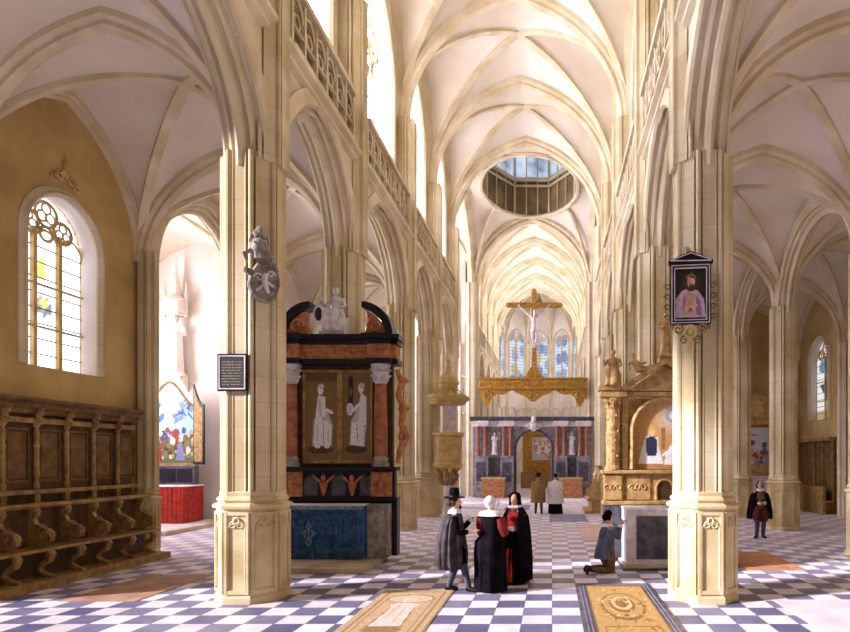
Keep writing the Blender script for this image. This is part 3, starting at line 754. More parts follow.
# effigy slab near left
t = thing('tomb_slab', 'pale buff tomb slab with a carved recumbent effigy, left of the talking group', 'tomb slab', (-2.5, 9, 0))
x0, x1, y0, y1 = -3.02, -1.78, 7.4, 10.3
M().box(x0, x1, y0, y1, 0, .012).build('slab', STEP, t)
b1, b2, b3, wt = rgb(196, 168, 132), rgb(154, 122, 82), rgb(210, 188, 158), rgb(220, 204, 198)
sh = [('r', .08, .1, .05, .95, b2), ('r', .9, .92, .05, .95, b2), ('r', .08, .92, .05, .06, b2), ('r', .08, .92, .94, .95, b2), ('r', .16, .175, .1, .78, b2), ('r', .825, .84, .1, .78, b2),
      ('e', .5, .78, .34, .1, 0, b2), ('e', .5, .775, .31, .085, 0, b3), ('e', .5, .74, .1, .05, 0, wt), ('p', [(.34, .66), (.66, .66), (.72, .2), (.28, .2)], b2), ('p', [(.36, .67), (.64, .67), (.69, .22), (.31, .22)], wt), ('e', .5, .62, .19, .06, 0, wt),
      ('e', .42, .5, .03, .16, -.1, b3), ('e', .55, .45, .02, .2, .1, b3), ('e', .5, .16, .25, .05, 0, b2), ('e', .5, .74, .05, .03, 0, b3)]
paint(W, x0+.02, x1-.02, y0+.02, y1-.02, 0, 'carved_effigy', CARVED, t, b1, sh, 60, 120, flatz=.017)
slab('tomb_slab', 'plain orange-brown slab in the right aisle floor, behind the near right pier', ORANGE, 4.2, 5.5, 12.15, 14.6)
slab('tomb_slab', 'plain russet slab in the left aisle floor before the choir stalls', RUSSET, -8.3, -7.0, 9.5, 11.7)
slab('tomb_slab', 'large pale pink slab in the bottom right corner of the floor', PALESL, 3.75, 5.6, 7.2, 9.6)
slab('tomb_slab', 'grey slab in the nave floor before the wooden bench on the right', GREYSL, -.1, 1.4, 21.6, 24.1)
slab('tomb_slab', 'small grey slab just before the choir screen arch', GREYSL, -2.3, -1.1, 26.5, 29.5)
slab('tomb_slab', 'dusky pink slab in the nave floor beyond the kneeling man', ROSE, .9, 1.9, 16.5, 20.6)

# ---- left altar
t = thing('altar_step', 'low stone step under the altar with the blue frontal', 'step', (-5.4, 12.6, 0))
M().box(-6.95, -3.95, 11.8, 13.53, 0, .12).build('riser', STEP, t, bevel=.01)
M().box(-6.85, -4.1, 11.95, 13.53, .12, .13).build('tread_face', STEP, t)
t = thing('altar_table', 'altar table under a pleated blue velvet frontal with pale fringe, on the left', 'altar', (-5.4, 12.9, .13))
M().box(-6.5, -4.3, 12.78, 13.14, .13, 1.33).build('table', GREYST, t)
m = M(); pts = []
N = 150
def pleat(i): return .022*math.sin(i*.9)+.012*math.sin(i*.37+1)
front = [(-6.52+2.24*i/N, 12.72+pleat(i)) for i in range(N+1)]+[(-4.26+.01*math.sin(j*2), 12.72+.42*j/20) for j in range(1, 21)]
m.rings([[(x, y, z) for x, y in front] for z in (.15, .5, 1.0, 1.34)], caps=False, closed=False)
m.build('velvet_frontal', BLUECL, t)
M().box(-6.53, -4.24, 12.66, 13.16, 1.34, 1.37).build('altar_cloth', WHITECL, t, bevel=.006)
m = M(); rnd = random.Random(2)
for i in range(100):
    x = -6.52+2.26*i/100; m.prism([(x, 1.34), (x+.018, 1.34), (x+.012, 1.27-.05*rnd.random()), (x+.004, 1.27)], 12.655, 12.675)
m.box(-6.53, -4.24, 12.65, 12.685, 1.28, 1.35)
m.build('fringe', FRINGE, t)['label'] = 'pale blue fringe'
m = M(); f = Fr((-5.45, 12.66, .72), (1, 0, 0), (0, -1, 0))
m.fr = f; m.ring((0, .015, 0), .1, .016, 14, 4); m.ring((0, .015, .17), .05, .014, 10, 4); m.ring((0, .015, -.18), .06, .014, 10, 4); m.tube([(0, .015, -.3), (0, .015, .3)], .014, 4)
for sx in (-1, 1): spiral(m, (sx*.1, .015, 0), .07, 1, .012, sg=sx)
m.build('embroidered_emblem', FRINGE, t)
t = thing('altar_retable', 'tall black and red marble altarpiece with two grey figure panels, above the blue frontal', 'altarpiece', (-5, 13.3, .13))
fa = Fr((0, 13.2, 0), (1, 0, 0), (0, -1, 0))     # n towards the viewer
XR0, XR1 = -6.42, -3.62
m = M(fa); m.box(XR0+.05, XR1-.02, -.32, -.06, .13, 1.4); m.build('base', BLACK, t)
M(fa).box(-4.24, -3.76, -.05, .3, .13, 1.36).build('stone_block', GREYST, t, bevel=.01)
M(fa).box(XR0, XR1, -.3, -.02, 1.4, 1.5).build('base_moulding', BLACK, t, bevel=.02)
M(fa).box(XR0+.08, XR1-.08, -.28, -.1, 1.5, 2.12).build('predella', BLACK, t)
M(fa).box(XR0, XR1, -.3, .06, 2.12, 2.22).build('predella_cornice', BLACK, t, bevel=.02)
for xx in (-6.1, -4.0):     # carved orange cartouches
    m = M(fa); m.box(xx-.24, xx+.24, -.1, -.02, 1.52, 2.1)
    for sx in (-1, 1):
        for zz, r in ((1.68, .13), (1.94, .13)): spiral(m, (xx+sx*.1, .0, zz), r, 1.3, .035, sg=sx)
    m.ball((xx, .02, 1.82), (.07, .05, .1)); m.build('scroll_cartouche', TERRA, t)
for xx in (-5.35, -4.68):   # winged angel heads
    m = M(fa); m.ball((xx, -.02, 1.95), (.06, .06, .08)); m.ball((xx, -.04, 1.78), (.1, .06, .1)); m.tube([(xx, -.04, 1.75), (xx, -.04, 1.54)], [.08, .03], 6)
    for sx in (-1, 1): m.tube([(xx+sx*.06, -.04, 1.84), (xx+sx*.18, -.03, 1.96), (xx+sx*.27, -.04, 2.04)], [.05, .06, .01], 6, .5)
    m.build('winged_angel', TERRA, t)
for xx in (-5.68, -5.02, -4.36):
    m = M(fa); m.box(xx-.16, xx+.16, -.1, -.09, 1.54, 1.85); m.prism([(xx+a, 1.85+b) for a, b in arch_path(.16, .16, 6, 1)], -.1, -.09); m.build('niche', SLATE, t)
M(fa).box(XR0+.15, XR1-.15, -.3, -.16, 2.22, 4.62).build('back_panel', OAKD, t)
for xx, lab in ((-6.1, 'left'), (-4.0, 'right')):
    c = M(fa); c.lathe([(.2, 2.22), (.2, 2.3), (.16, 2.34), (.18, 2.4), (.15, 2.46)], 16, (xx, .0)); cb_ = c
    c = M(fa); c.lathe([(.15, 2.44), (.155, 3.0), (.145, 3.8), (.13, 4.16)], 20, (xx, .0)); col_ = c.build('column', PORPH, t, smooth=True); cb_.build('column_base', GREYST, col_, smooth=True)
    c = M(fa); c.lathe([(.13, 4.14), (.15, 4.2), (.14, 4.28), (.2, 4.42), (.15, 4.46), (.23, 4.56), (.23, 4.6)], 12, (xx, .0))
    for k in range(8):
        a = k*PI/4; c.tube([(xx+.15*math.cos(a), .15*math.sin(a), 4.2), (xx+.19*math.cos(a), .19*math.sin(a), 4.36), (xx+.24*math.cos(a), .24*math.sin(a), 4.33)], .025, 4)
        c.tube([(xx+.15*math.cos(a+.4), .15*math.sin(a+.4), 4.36), (xx+.2*math.cos(a+.4), .2*math.sin(a+.4), 4.5), (xx+.25*math.cos(a+.4), .25*math.sin(a+.4), 4.47)], .025, 4)
    c.build('capital', WMARB, col_)
    M(fa).box(xx-.2, xx+.2, -.3, -.17, 2.22, 4.6).build('pilaster', BLACK, t)
grb, grl, grm, grd = rgb(130, 104, 62), rgb(232, 228, 232), rgb(196, 190, 196), rgb(84, 64, 38)
def fig_l():
    return [('r', 0, 1, .9, 1, rgb(104, 80, 46)), ('e', .45, .12, .4, .05, 0, grd), ('p', [(.2, .16), (.8, .16), (.84, .4), (.66, .56), (.4, .58), (.24, .44)], grm), ('p', [(.24, .18), (.5, .17), (.52, .46), (.4, .6), (.28, .44)], grl), ('p', [(.58, .17), (.78, .18), (.8, .38), (.64, .46)], grl),
            ('p', [(.3, .5), (.62, .5), (.6, .72), (.38, .74)], grl), ('e', .44, .6, .05, .11, .3, grm), ('e', .46, .8, .085, .055, 0, grl), ('e', .47, .84, .1, .03, 0, grm), ('e', .7, .56, .16, .022, -.15, grl), ('p', [(.46, .17), (.62, .17), (.66, .44), (.48, .44)], grl), ('e', .55, .3, .012, .12, 0, grd), ('e', .36, .3, .02, .12, 0, grm), ('e', .7, .28, .02, .1, 0, grm), ('e', .36, .16, .1, .03, 0, grl), ('e', .66, .16, .09, .03, 0, grl)]
def fig_r():
    return [('r', .2, .38, .62, .92, rgb(56, 44, 34)), ('e', .29, .92, .09, .04, 0, rgb(56, 44, 34)), ('e', .29, .78, .06, .05, 0, rgb(110, 96, 80)), ('e', .5, .12, .4, .05, 0, grd), ('p', [(.24, .17), (.78, .15), (.86, .4), (.86, .72), (.66, .78), (.54, .6), (.3, .44)], grm), ('p', [(.28, .18), (.46, .17), (.58, .44), (.32, .42)], grl), ('p', [(.56, .4), (.84, .4), (.84, .72), (.66, .76)], grl), ('p', [(.6, .16), (.74, .16), (.76, .38), (.64, .4)], grl),
            ('e', .66, .82, .1, .06, 0, grl), ('e', .7, .85, .09, .035, 0, grm), ('e', .26, .58, .12, .07, 0, grl), ('e', .26, .58, .09, .05, 0, grm), ('e', .48, .6, .16, .025, .3, grl), ('p', [(.44, .17), (.62, .16), (.7, .42), (.54, .44)], grl), ('e', .7, .55, .014, .12, 0, grm), ('e', .52, .3, .012, .12, .2, grd)]
for k, (u0, u1, fig) in enumerate(((-5.82, -5.03, fig_l()), (-4.95, -4.26, fig_r()))):
    m = M(fa); z0, z1 = 2.3, 4.5; m.box(u0-.04, u0+.02, -.16, -.08, z0, z1); m.box(u1-.02, u1+.04, -.16, -.08, z0, z1); m.box(u0+.02, u1-.02, -.16, -.08, z0, z0+.08); m.box(u0+.02, u1-.02, -.16, -.08, z1-.06, z1)
    fo = m.build('panel_frame', OAKL, t)
    p = paint(fa, u0+.02, u1-.02, z0+.08, z1-.06, -.12, 'painted_panel', PAINT, fo, grb, fig, 60, 130)
for z0, z1, e, mt_, nm in ((4.6, 4.72, .08, BLACK, 'architrave'), (4.72, 5.06, 0, TERRA, 'frieze'), (5.06, 5.16, .08, BLACK, 'cornice'), (5.16, 5.28, .16, BLACK, 'top_cornice')):
    m = M(fa); m.box(XR0-e*.6, XR1+e*.6, -.3, .04+e, z0, z1)
    for xx in (-6.1, -4.0): m.box(xx-.26-e*.6, xx+.26+e*.6, .04+e, .18+e, z0+.001, z1-.001)
    if nm == 'frieze':
        for i in range(9): spiral(m, (-5.75+.17*i, .06, 4.89), .08, 1.2, .022, sg=1 if i % 2 else -1)
        for xx in (-6.1, -4.0): spiral(m, (xx, .2, 4.89), .13, 1.4, .03)
    m.build(nm, mt_, t)
for sg, ox in ((1, -6.35), (-1, -3.7)):     # curved broken pediment halves
    pts_o = [(ox+sg*(.0+.72*math.sin(a)), 5.28+.72*(1-math.cos(a))) for a in [PI/2*i/10 for i in range(11)]]
    up = [(ox+sg*.72*(1-math.cos(a)), 5.28+.78*math.sin(a)) for a in [PI/2*i/10 for i in range(11)]]
    M(fa).prism(up+[(ox+sg*.72, 5.92), (ox+sg*.5, 5.83), (ox+sg*.25, 5.6), (ox+sg*.12, 5.28)], -.26, .1).build('curved_pediment', BLACK, t)
    M(fa).prism([(ox+sg*.14, 5.28), (ox+sg*.28, 5.6), (ox+sg*.5, 5.8), (ox+sg*.62, 5.84), (ox+sg*.58, 5.6), (ox+sg*.68, 5.28)], -.2, .04).build('pediment_infill', TERRA, t)
    m = M(fa); spiral(m, (ox+sg*.42, .07, 5.48), .17, 1.5, .035, sg=sg); m.build('pediment_scroll', TERRA, t)
m = M(fa); # side scroll bracket
m.tube([(-3.66, -.1, 4.5), (-3.52, -.1, 4.2), (-3.62, -.1, 3.9), (-3.46, -.1, 3.6), (-3.56, -.1, 3.25), (-3.42, -.1, 2.95), (-3.58, -.1, 2.6), (-3.64, -.1, 2.3)], [.05, .09, .07, .1, .07, .1, .08, .04], 8)
for zz, r in ((4.2, .11), (3.55, .12), (2.92, .13)): spiral(m, (-3.5, -.08, zz), r, 1.4, .04)
m.build('side_scroll', TERRA, t)
# seated statue with shield
s = thing('statue', 'white marble seated figure with an oval shield on top of the black and red altarpiece', 'statue', (-5.13, 13.3, 5.28))
M(fa).box(-5.42, -4.82, -.28, .1, 5.281, 5.38).build('pedestal', WMARB, s, bevel=.01)
statue('seated', 'figure', '', '', facing(-5.1, 13.32, 5.37, -.1, -1, .78), WMARB, .02, s)
m = M(facing(-5.4, 13.1, 5.75, -.25, -1)); m.ball((0, 0, 0), (.17, .04, .24), 16, 8); sb_ = m.build('shield', WMARB, s, smooth=True)
m = M(facing(-5.4, 13.06, 5.75, -.25, -1)); m.ball((0, .0, 0), (.1, .03, .16), 14, 8); m.build('shield_boss', BLACK, sb_, smooth=True)

# ---- right altar
t = thing('altar_table', 'white altar table with a dark slate panel, by the kneeling man', 'altar', (2.7, 12.6, .1))
M().box(1.62, 3.9, 12.3, 13.12, .1, 1.27).build('table', WHITECL, t, bevel=.01)
M().box(1.84, 3.7, 12.27, 12.31, .22, 1.16).build('slate_panel', SLATE, t)
M().box(1.6, 3.92, 12.28, 13.12, 1.27, 1.32).build('table_top', WHITECL, t, bevel=.01)
s = thing('altar_step', 'low dark step under the white altar by the kneeling man', 'step', (2.7, 12.6, 0))
M().box(1.52, 4.1, 12.1, 13.53, 0, .05).build('lower_tread', SLATE, s); M().box(1.56, 4.0, 12.18, 13.53, .05, .1).build('upper_tread', STEP, s)
t = thing('altar_retable', 'golden sandstone altarpiece with pediment and arched painting, behind the white altar', 'altarpiece', (2.65, 13.3, .1))
fb = Fr((2.65, 13.3, 0), (1, 0, 0), (0, -1, 0))
M(fb).box(-1.45, 1.45, -.22, .08, .1, 1.32).build('base', SLATE, t)
M(fb).box(-1.47, 1.47, -.22, .12, 1.32, 1.42).build('base_moulding', SAND, t, bevel=.02)
m = M(fb); m.box(-1.42, 1.42, -.22, .02, 1.42, 2.05); m.build('predella', SAND, t)
for a, b in ((-1.42, -1.02), (-.92, -.35), (.35, .92), (1.02, 1.42)):
    m = M(fb); m.box(a, b, .02, .1 if abs(a) > .95 and abs(b) > .95 else .05, 1.45, 2.02)
    for k in range(3): spiral(m, ((a+b)/2+(k-1)*.12, .1 if abs(a) > .95 and abs(b) > .95 else .06, 1.73), .09, 1.2, .02, sg=1 if k % 2 else -1)
    m.build('carved_panel', SAND, t)
m = M(fb); m.tube([(-.2, .03, 1.45)]+[(x, .03, 1.72+z) for x, z in arch_path(.2, .2, 8, 1)]+[(.2, .03, 1.45)], .035, 6); fo = m.build('tabernacle_frame', SAND, t)
M(fb).box(-.17, .17, .0, .03, 1.45, 1.72).prism([(x, 1.72+z) for x, z in arch_path(.17, .17, 8, 1)], .0, .03).build('tabernacle_door', OAKD, fo)
M(fb).box(-1.5, 1.5, -.22, .16, 2.05, 2.14).build('predella_cornice', SAND, t, bevel=.02)
M(fb).box(-1.05, 1.05, -.22, -.12, 2.14, 3.84).build('back_panel', SAND, t)
for sx in (-1, 1):
    c = M(fb); c.lathe([(.19, 2.14), (.19, 2.2), (.15, 2.26), (.16, 2.9), (.17, 3.0), (.14, 3.06), (.145, 3.5), (.13, 3.58)], 14, (sx*1.22, -.02))
    for k in range(26): a = k*2.4; c.ball((sx*1.22+.15*math.cos(a), -.02+.15*math.sin(a), 2.34+.045*k), .035, 5, 3)
    col_ = c.build('column', SAND, t)
    c = M(fb); c.lathe([(.13, 3.56), (.16, 3.62), (.15, 3.68), (.21, 3.8), (.21, 3.85)], 10, (sx*1.22, -.02))
    for k in range(8): a = k*PI/4; c.tube([(sx*1.22+.14*math.cos(a), -.02+.14*math.sin(a), 3.6), (sx*1.22+.19*math.cos(a), -.02+.19*math.sin(a), 3.74), (sx*1.22+.23*math.cos(a), -.02+.23*math.sin(a), 3.7)], .022, 4)
    c.build('capital', SAND, col_)
    M(fb).box(sx*.93-.07, sx*.93+.07, -.2, .0, 2.14, 3.84).build('pilaster', SAND, t, bevel=.01)
    M(fb).box(sx*1.22-.3, sx*1.22+.3, -.22, .2, 3.85, 4.0).box(sx*1.22-.34, sx*1.22+.34, -.22, .24, 4.0, 4.1).build('entablature_block', SAND, t)
M(fb).box(-.93, .93, -.22, .04, 3.87, 3.98).build('architrave', SAND, t)
ap = arch_path(.7, .72, 12, 1.02)
m = M(fb); m.tube([(-.76, -.04, 2.16)]+[(x*1.08, -.04, 3.05+z*1.08) for x, z in ap]+[(.76, -.04, 2.16)], .07, 6); fo = m.build('arched_frame', SAND, t)
skyb, robew, robeb = rgb(196, 150, 92), rgb(226, 222, 228), rgb(40, 44, 66)
sh = [('r', 0, 1, 0, .12, rgb(168, 124, 76)), ('g', .75, .75, .25, .16, rgb(236, 232, 238)), ('e', .72, .78, .2, .12, 0, rgb(170, 176, 190)), ('e', .74, .78, .15, .09, 0, rgb(240, 238, 244)), ('e', .78, .8, .06, .07, 0, rgb(210, 190, 170)),
      ('p', [(.08, .08), (.5, .08), (.42, .3), (.4, .46), (.2, .48), (.14, .3)], robew), ('p', [(.22, .2), (.38, .2), (.4, .42), (.3, .5), (.2, .44)], robeb), ('e', .3, .53, .06, .05, 0, rgb(216, 176, 140)), ('p', [(.24, .56), (.36, .56), (.3, .66)], rgb(210, 170, 80)),
      ('p', [(.5, .07), (.98, .07), (.96, .3), (.8, .42), (.62, .36), (.54, .24)], robew), ('e', .74, .44, .06, .05, 0, rgb(216, 176, 140)), ('e', .6, .26, .14, .03, .4, rgb(240, 230, 230)), ('e', .84, .2, .05, .1, 0, rgb(190, 180, 196)), ('r', .46, .52, .3, .6, rgb(150, 108, 64))]
paint(fb, -.72, .72, 2.16, 3.78, -.1, 'painting', PAINT, fo, lambda a, b: tuple(x*(.8+.3*b) for x in skyb), sh, 60, 70, inside=lambda u, z: z < 3.05 or (u/.72)**2+((z-3.05)/.74)**2 < 1)
m = M(fb); m.prism([(-1.0, 4.0), (0, 4.62), (1.0, 4.0), (1.0, 4.12), (0, 4.76), (-1.0, 4.12)], -.2, .2); m.build('pediment', SAND, t)
M(fb).prism([(-.9, 4.0), (0, 4.58), (.9, 4.0)], -.18, .06).build('pediment_field', SAND, t)
m = M(fb); m.box(-.14, .14, -.16, .14, 4.6, 4.78); m.build('statue_block', SAND, t)
for lab, knd, px, pz, k, d in (('sandstone seated statue on the left corner of the golden altarpiece', 'seated', 1.43, 4.1, .62, (-.3, -1)), ('sandstone standing statue crowning the pediment of the golden altarpiece', 'standing', 2.65, 4.83, .56, (-.1, -1)),
                            ('sandstone reclining statue on the left slope of the pediment', 'reclining', 2.12, 4.38, .55, (0, -1)),
                            ('sandstone seated statue on the right corner of the golden altarpiece, behind the near pier', 'seated', 3.87, 4.1, .62, (.3, -1))):
    o = statue(knd, 'statue', '', '', facing(px, 13.22, pz, d[0], d[1], k), SAND, .018); tag(o, lab, 'statue')

# ---- choir stalls on the left wall
t = thing('choir_stalls', 'long dark oak choir stalls with carved armrests along the left wall', 'choir stalls', (-9.8, 11.5, 0))
fs = Fr((XA, 0, 0), (0, 1, 0), (1, 0, 0)); Y0, Y1 = 9.32, 13.72; ys = 10.02; sp = .69
M(fs).box(Y0, Y1+.1, .01, .98, 0, .15).build('platform', OAKL, t, bevel=.01)
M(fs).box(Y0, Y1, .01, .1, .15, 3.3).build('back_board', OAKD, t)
M(fs).prism([(.01, 3.28), (.2, 3.28), (.24, 3.36), (.3, 3.4), (.3, 3.46), (.38, 3.52), (.38, 3.58), (.01, 3.62)], Y0, Y1+.06, 'nz').build('cornice', OAK, t)
M(fs).box(Y0, Y1, .1, .2, 3.1, 3.2).build('frieze_rail', OAKL, t)
M(fs).box(Y0, Y1, .1, .26, 1.72, 1.8).build('back_shelf', OAKL, t)
n = 6
for i in range(n+1):
    y = ys-.345+sp*i-.345+.0
    y = 9.72+sp*i
    if y < Y0+.1 or y > Y1: continue
    m = M(fs); m.lathe([(.05, 1.8), (.06, 1.9), (.03, 1.96), (.045, 2.1), (.04, 2.6), (.055, 2.64), (.035, 2.7), (.05, 2.9), (.03, 3.0), (.06, 3.06)], 8, (y, .17)); m.build('colonnette', OAKL, t)
    m = M(fs); m.tube([(y, .16, 3.04), (y, .24, 3.16), (y, .2, 3.28), (y, .3, 3.4)], [.05, .07, .05, .06], 6); m.ball((y, .26, 3.3), .06, 6, 4); m.build('carved_bracket', OAKL, t)
    M(fs).box(y-.06, y+.06, .1, .2, 1.3, 1.72).build('pilaster', OAKL, t)
    if y+.6 < Y1+.15:
        m = M(fs); a, b = y+.1, y+sp-.1
        for q, w_ in ((0, .03),):
            m.box(a, b, .1, .13, 1.95, 1.99); m.box(a, b, .1, .13, 2.96, 3.0); m.box(a, a+.03, .1, .13, 1.99, 2.96); m.box(b-.03, b, .1, .13, 1.99, 2.96)
        pm_ = m
        pn_ = M(fs).box(a+.06, b-.06, .1, .115, 2.04, 2.92).build('panel', OAK, t); pm_.build('panel_moulding', OAK, pn_)
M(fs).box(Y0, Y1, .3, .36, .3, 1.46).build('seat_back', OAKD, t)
M(fs).prism([(.26, 1.46), (.5, 1.46), (.54, 1.5), (.5, 1.55), (.26, 1.55)], Y0, Y1+.03, 'nz').build('top_rail', OAKL, t)
M(fs).box(Y0, Y1, .3, .8, .66, .72).build('seat_board', OAKL, t, bevel=.01)
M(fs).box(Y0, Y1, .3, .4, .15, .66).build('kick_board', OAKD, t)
for i in range(7):
    y = 9.38+sp*i
    if y > Y1: break
    m = M(fs)
    arm = [(.36, 1.46), (.5, 1.44), (.52, 1.34), (.46, 1.26), (.5, 1.16), (.62, 1.1), (.74, 1.06), (.8, .96), (.78, .84), (.68, .78), (.6, .8), (.56, .74), (.36, .72)]
    m.prism(arm, y-.045, y+.045, 'nz')
    for cc, r in (((.68, .92), .11), ((.46, 1.38), .06), ((.54, 1.08), .07)):
        for sy in (-.05, .05): spiral(m, (y+sy, cc[0], cc[1]), r, 1.5, .022, plane='nz')
    m.ball((y, .5, 1.42), (.06, .05, .06), 6, 4); m.ball((y, .78, .98), (.06, .05, .06), 6, 4)
    m.build('armrest', OAKL, t)
    m = M(fs); m.tube([(y, .72, .66), (y, .78, .58), (y, .74, .48), (y, .6, .4), (y, .54, .32), (y, .6, .24), (y, .72, .18), (y, .82, .17)], [.07, .075, .065, .055, .05, .05, .055, .04], 7); m.build('leg', OAKL, t)

# ---- hanging tablet, shield, painting on the near piers
f = Fr((-5.28, 9.85-.455*1.0-.02, 0), (1, 0, 0), (0, -1, 0))
t = thing('tablet', 'small black framed inscription tablet hanging on the near left pier', 'tablet', (-5.28, 9.35, 3.5))
M(f).box(-.25, .25, .0, .05, 3.52, 4.14).build('frame', BLACK, t, bevel=.008)
m = M(f); w = .02
for a, b, c, d in ((-.22, .22, 3.55, 3.57), (-.22, .22, 4.09, 4.11), (-.22, -.2, 3.57, 4.09), (.2, .22, 3.57, 4.09)): m.box(a, b, .045, .06, c, d)
m.build('inner_moulding', WMARB, t)
sh = []; rnd = random.Random(9)
for r in range(9):
    x = .1
    while x < .88:
        w_ = rnd.uniform(.02, .08); sh.append(('r', x, min(x+w_, .9), .1+r*.09, .125+r*.09, rgb(150, 140, 120))); x += w_+.03
paint(f, -.2, .2, 3.57, 4.09, .055, 'inscription', PAINT, t, rgb(46, 44, 42), sh, 44, 56)
t = thing('heraldic_shield', 'grey carved shield with a plumed helmet fixed high on the near left pier', 'shield', (-4.86, 9.5, 5.1))
f = facing(-4.85, 9.5, 0, .75, -1)
m = M(f); out = [(-.23, 5.6), (-.25, 5.35), (-.2, 5.14), (-.06, 5.03), (.06, 5.03), (.2, 5.12), (.25, 5.3), (.22, 5.44), (.3, 5.5), (.3, 5.57), (.18, 5.55), (.1, 5.68), (0, 5.66), (-.12, 5.78), (-.17, 5.72)]
m.prism(out, -.03, .05); sd_ = m.build('shield', GREYST, t, bevel=.01)
m = M(f); m.tube([(x*.9, .06, 5.35+(z-5.35)*.9) for x, z in out+out[:1]], .014, 4); m.build('shield_rim', GREYST, sd_)
m = M(f)
m.tube([(-.06, .07, 5.18), (0, .08, 5.34), (-.02, .08, 5.5)], [.03, .05, .04], 6); spiral(m, (.08, .07, 5.42), .08, 1.2, .02); spiral(m, (-.1, .07, 5.5), .06, 1.2, .02, sg=-1); m.tube([(.02, .07, 5.3), (.12, .07, 5.2)], .025, 5); m.tube([(-.02, .07, 5.38), (-.14, .07, 5.3)], .025, 5)
m.build('carved_beast', WMARB, sd_)
m = M(f); m.ball((.08, .1, 5.92), (.13, .14, .15)); m.tube([(.08, .1, 5.84), (.06, .08, 5.74)], [.1, .13], 8); m.tube([(.0, .22, 5.95), (.18, .2, 5.95)], .02, 4); hm_ = m.build('helmet', GREYST, t, smooth=True)
m = M(f); m.tube([(.08, .08, 6.0), (.1, .08, 6.14), (.06, .08, 6.27)], [.05, .08, .03], 7)
for k in range(6): a = k*PI/3; m.tube([(.08, .08, 6.02), (.08+.12*math.cos(a), .08+.06*math.sin(a), 6.1), (.08+.15*math.cos(a), .08+.08*math.sin(a), 5.98)], [.03, .03, .01], 5)
for sx in (-1, 1): m.tube([(.08+sx*.1, .08, 5.86), (.08+sx*.22, .06, 5.78), (.08+sx*.18, .05, 5.64)], [.04, .035, .015], 5)
m.build('plume', GREYST, hm_)

t = thing('framed_painting', 'black gabled frame with a painting of a thorn-crowned man, on the near right pier', 'painting', (2.26, 9.36, 4.6))
f = facing(2.29, 9.37, 0, -.12, -1)
w, z0, z1 = .33, 4.62, 5.62
m = M(f); m.box(-w, -w+.07, 0, .07, z0, z1); m.box(w-.07, w, 0, .07, z0, z1); m.box(-w+.07, w-.07, 0, .07, z0, z0+.07); m.box(-w+.07, w-.07, 0, .07, z1-.07, z1); m.box(-w+.06, w-.06, -.02, .0, z0, z1)
m.build('frame', BLACK, t)
M(f).prism([(-w-.03, z1), (w+.03, z1), (w+.03, z1+.05), (0, z1+.2), (-w-.03, z1+.05)], -.01, .09).build('gable', BLACK, t)
m = M(f); m.tube([(-w, .1, z1+.045), (0, .1, z1+.165), (w, .1, z1+.045), (-w, .1, z1+.03)], .01, 4)
for a, b, c, d in ((-w+.02, w-.02, z0+.02, z0+.035), (-w+.02, w-.02, z1-.035, z1-.02), (-w+.02, -w+.035, z0+.035, z1-.035), (w-.035, w-.02, z0+.035, z1-.035)): m.box(a, b, .065, .078, c, d)
for a, b, c, d in ((-w+.065, w-.065, z0+.065, z0+.08), (-w+.065, w-.065, z1-.08, z1-.065), (-w+.065, -w+.08, z0+.08, z1-.08), (w-.08, w-.065, z0+.08, z1-.08)): m.box(a, b, .05, .075, c, d)
m.build('silver_fillet', WMARB, t)
sk, sk2, rb, rb2 = rgb(206, 156, 128), rgb(150, 100, 76), rgb(206, 172, 190), rgb(150, 112, 140)
sh = [('g', .5, .7, .3, .25, rgb(66, 58, 44)), ('p', [(.02, .05), (.98, .05), (.95, .42), (.76, .57), (.5, .62), (.26, .56), (.08, .4)], rb), ('p', [(.14, .08), (.3, .1), (.34, .5), (.2, .36)], rb2), ('p', [(.4, .1), (.72, .12), (.68, .5), (.5, .58), (.4, .48)], sk), ('e', .5, .62, .07, .08, 0, sk), ('e', .48, .72, .2, .17, 0, rgb(84, 54, 34)), ('e', .48, .74, .12, .125, .1, sk), ('e', .44, .74, .06, .1, .1, rgb(230, 186, 158)), ('e', .47, .65, .08, .045, 0, rgb(84, 52, 34)), ('e', .47, .675, .035, .01, 0, sk2),
      ('e', .44, .77, .018, .01, 0, sk2), ('e', .52, .77, .018, .01, 0, sk2), ('e', .48, .73, .012, .03, 0, sk2), ('e', .48, .84, .16, .03, .1, rgb(104, 84, 50)), ('e', .4, .86, .1, .014, .6, rgb(150, 130, 80)), ('e', .56, .85, .1, .014, -.5, rgb(150, 130, 80)),
      ('e', .55, .26, .2, .05, .25, sk), ('e', .45, .24, .2, .045, -.25, rgb(226, 180, 150)), ('e', .5, .2, .06, .04, 0, sk2), ('e', .7, .35, .04, .14, .2, rb2), ('e', .25, .2, .1, .05, .4, rb2), ('r', 0, 1, 0, .05, rgb(60, 40, 30))]
paint(f, -w+.07, w-.07, z0+.07, z1-.07, .045, 'canvas', PAINT, t, rgb(40, 34, 30), sh, 60, 100)
m = M(f)
for sx in (-1, 1):
    for k in range(4): spiral(m, (sx*(w+.04), .02, z0+.12+k*.17), .06, 1.2, .018, sg=sx)
    spiral(m, (sx*.2, .05, z0-.08), .1, 1.5, .025, sg=sx); spiral(m, (sx*.1, .05, z0-.26), .08, 1.4, .022, sg=-sx)
m.build('scrollwork', OAKL, t)
m = M(f); m.ring((0, .06, z0-.12), .09, .03, 16, 5); m.ball((0, .05, z0-.12), (.06, .04, .08), 10, 6); m.tube([(0, .05, z0-.22), (.02, .05, z0-.4)], [.05, .02], 6); m.ball((.05, .05, z1+.24), .05, 6, 4); m.build('oval_boss', TRAC, t)

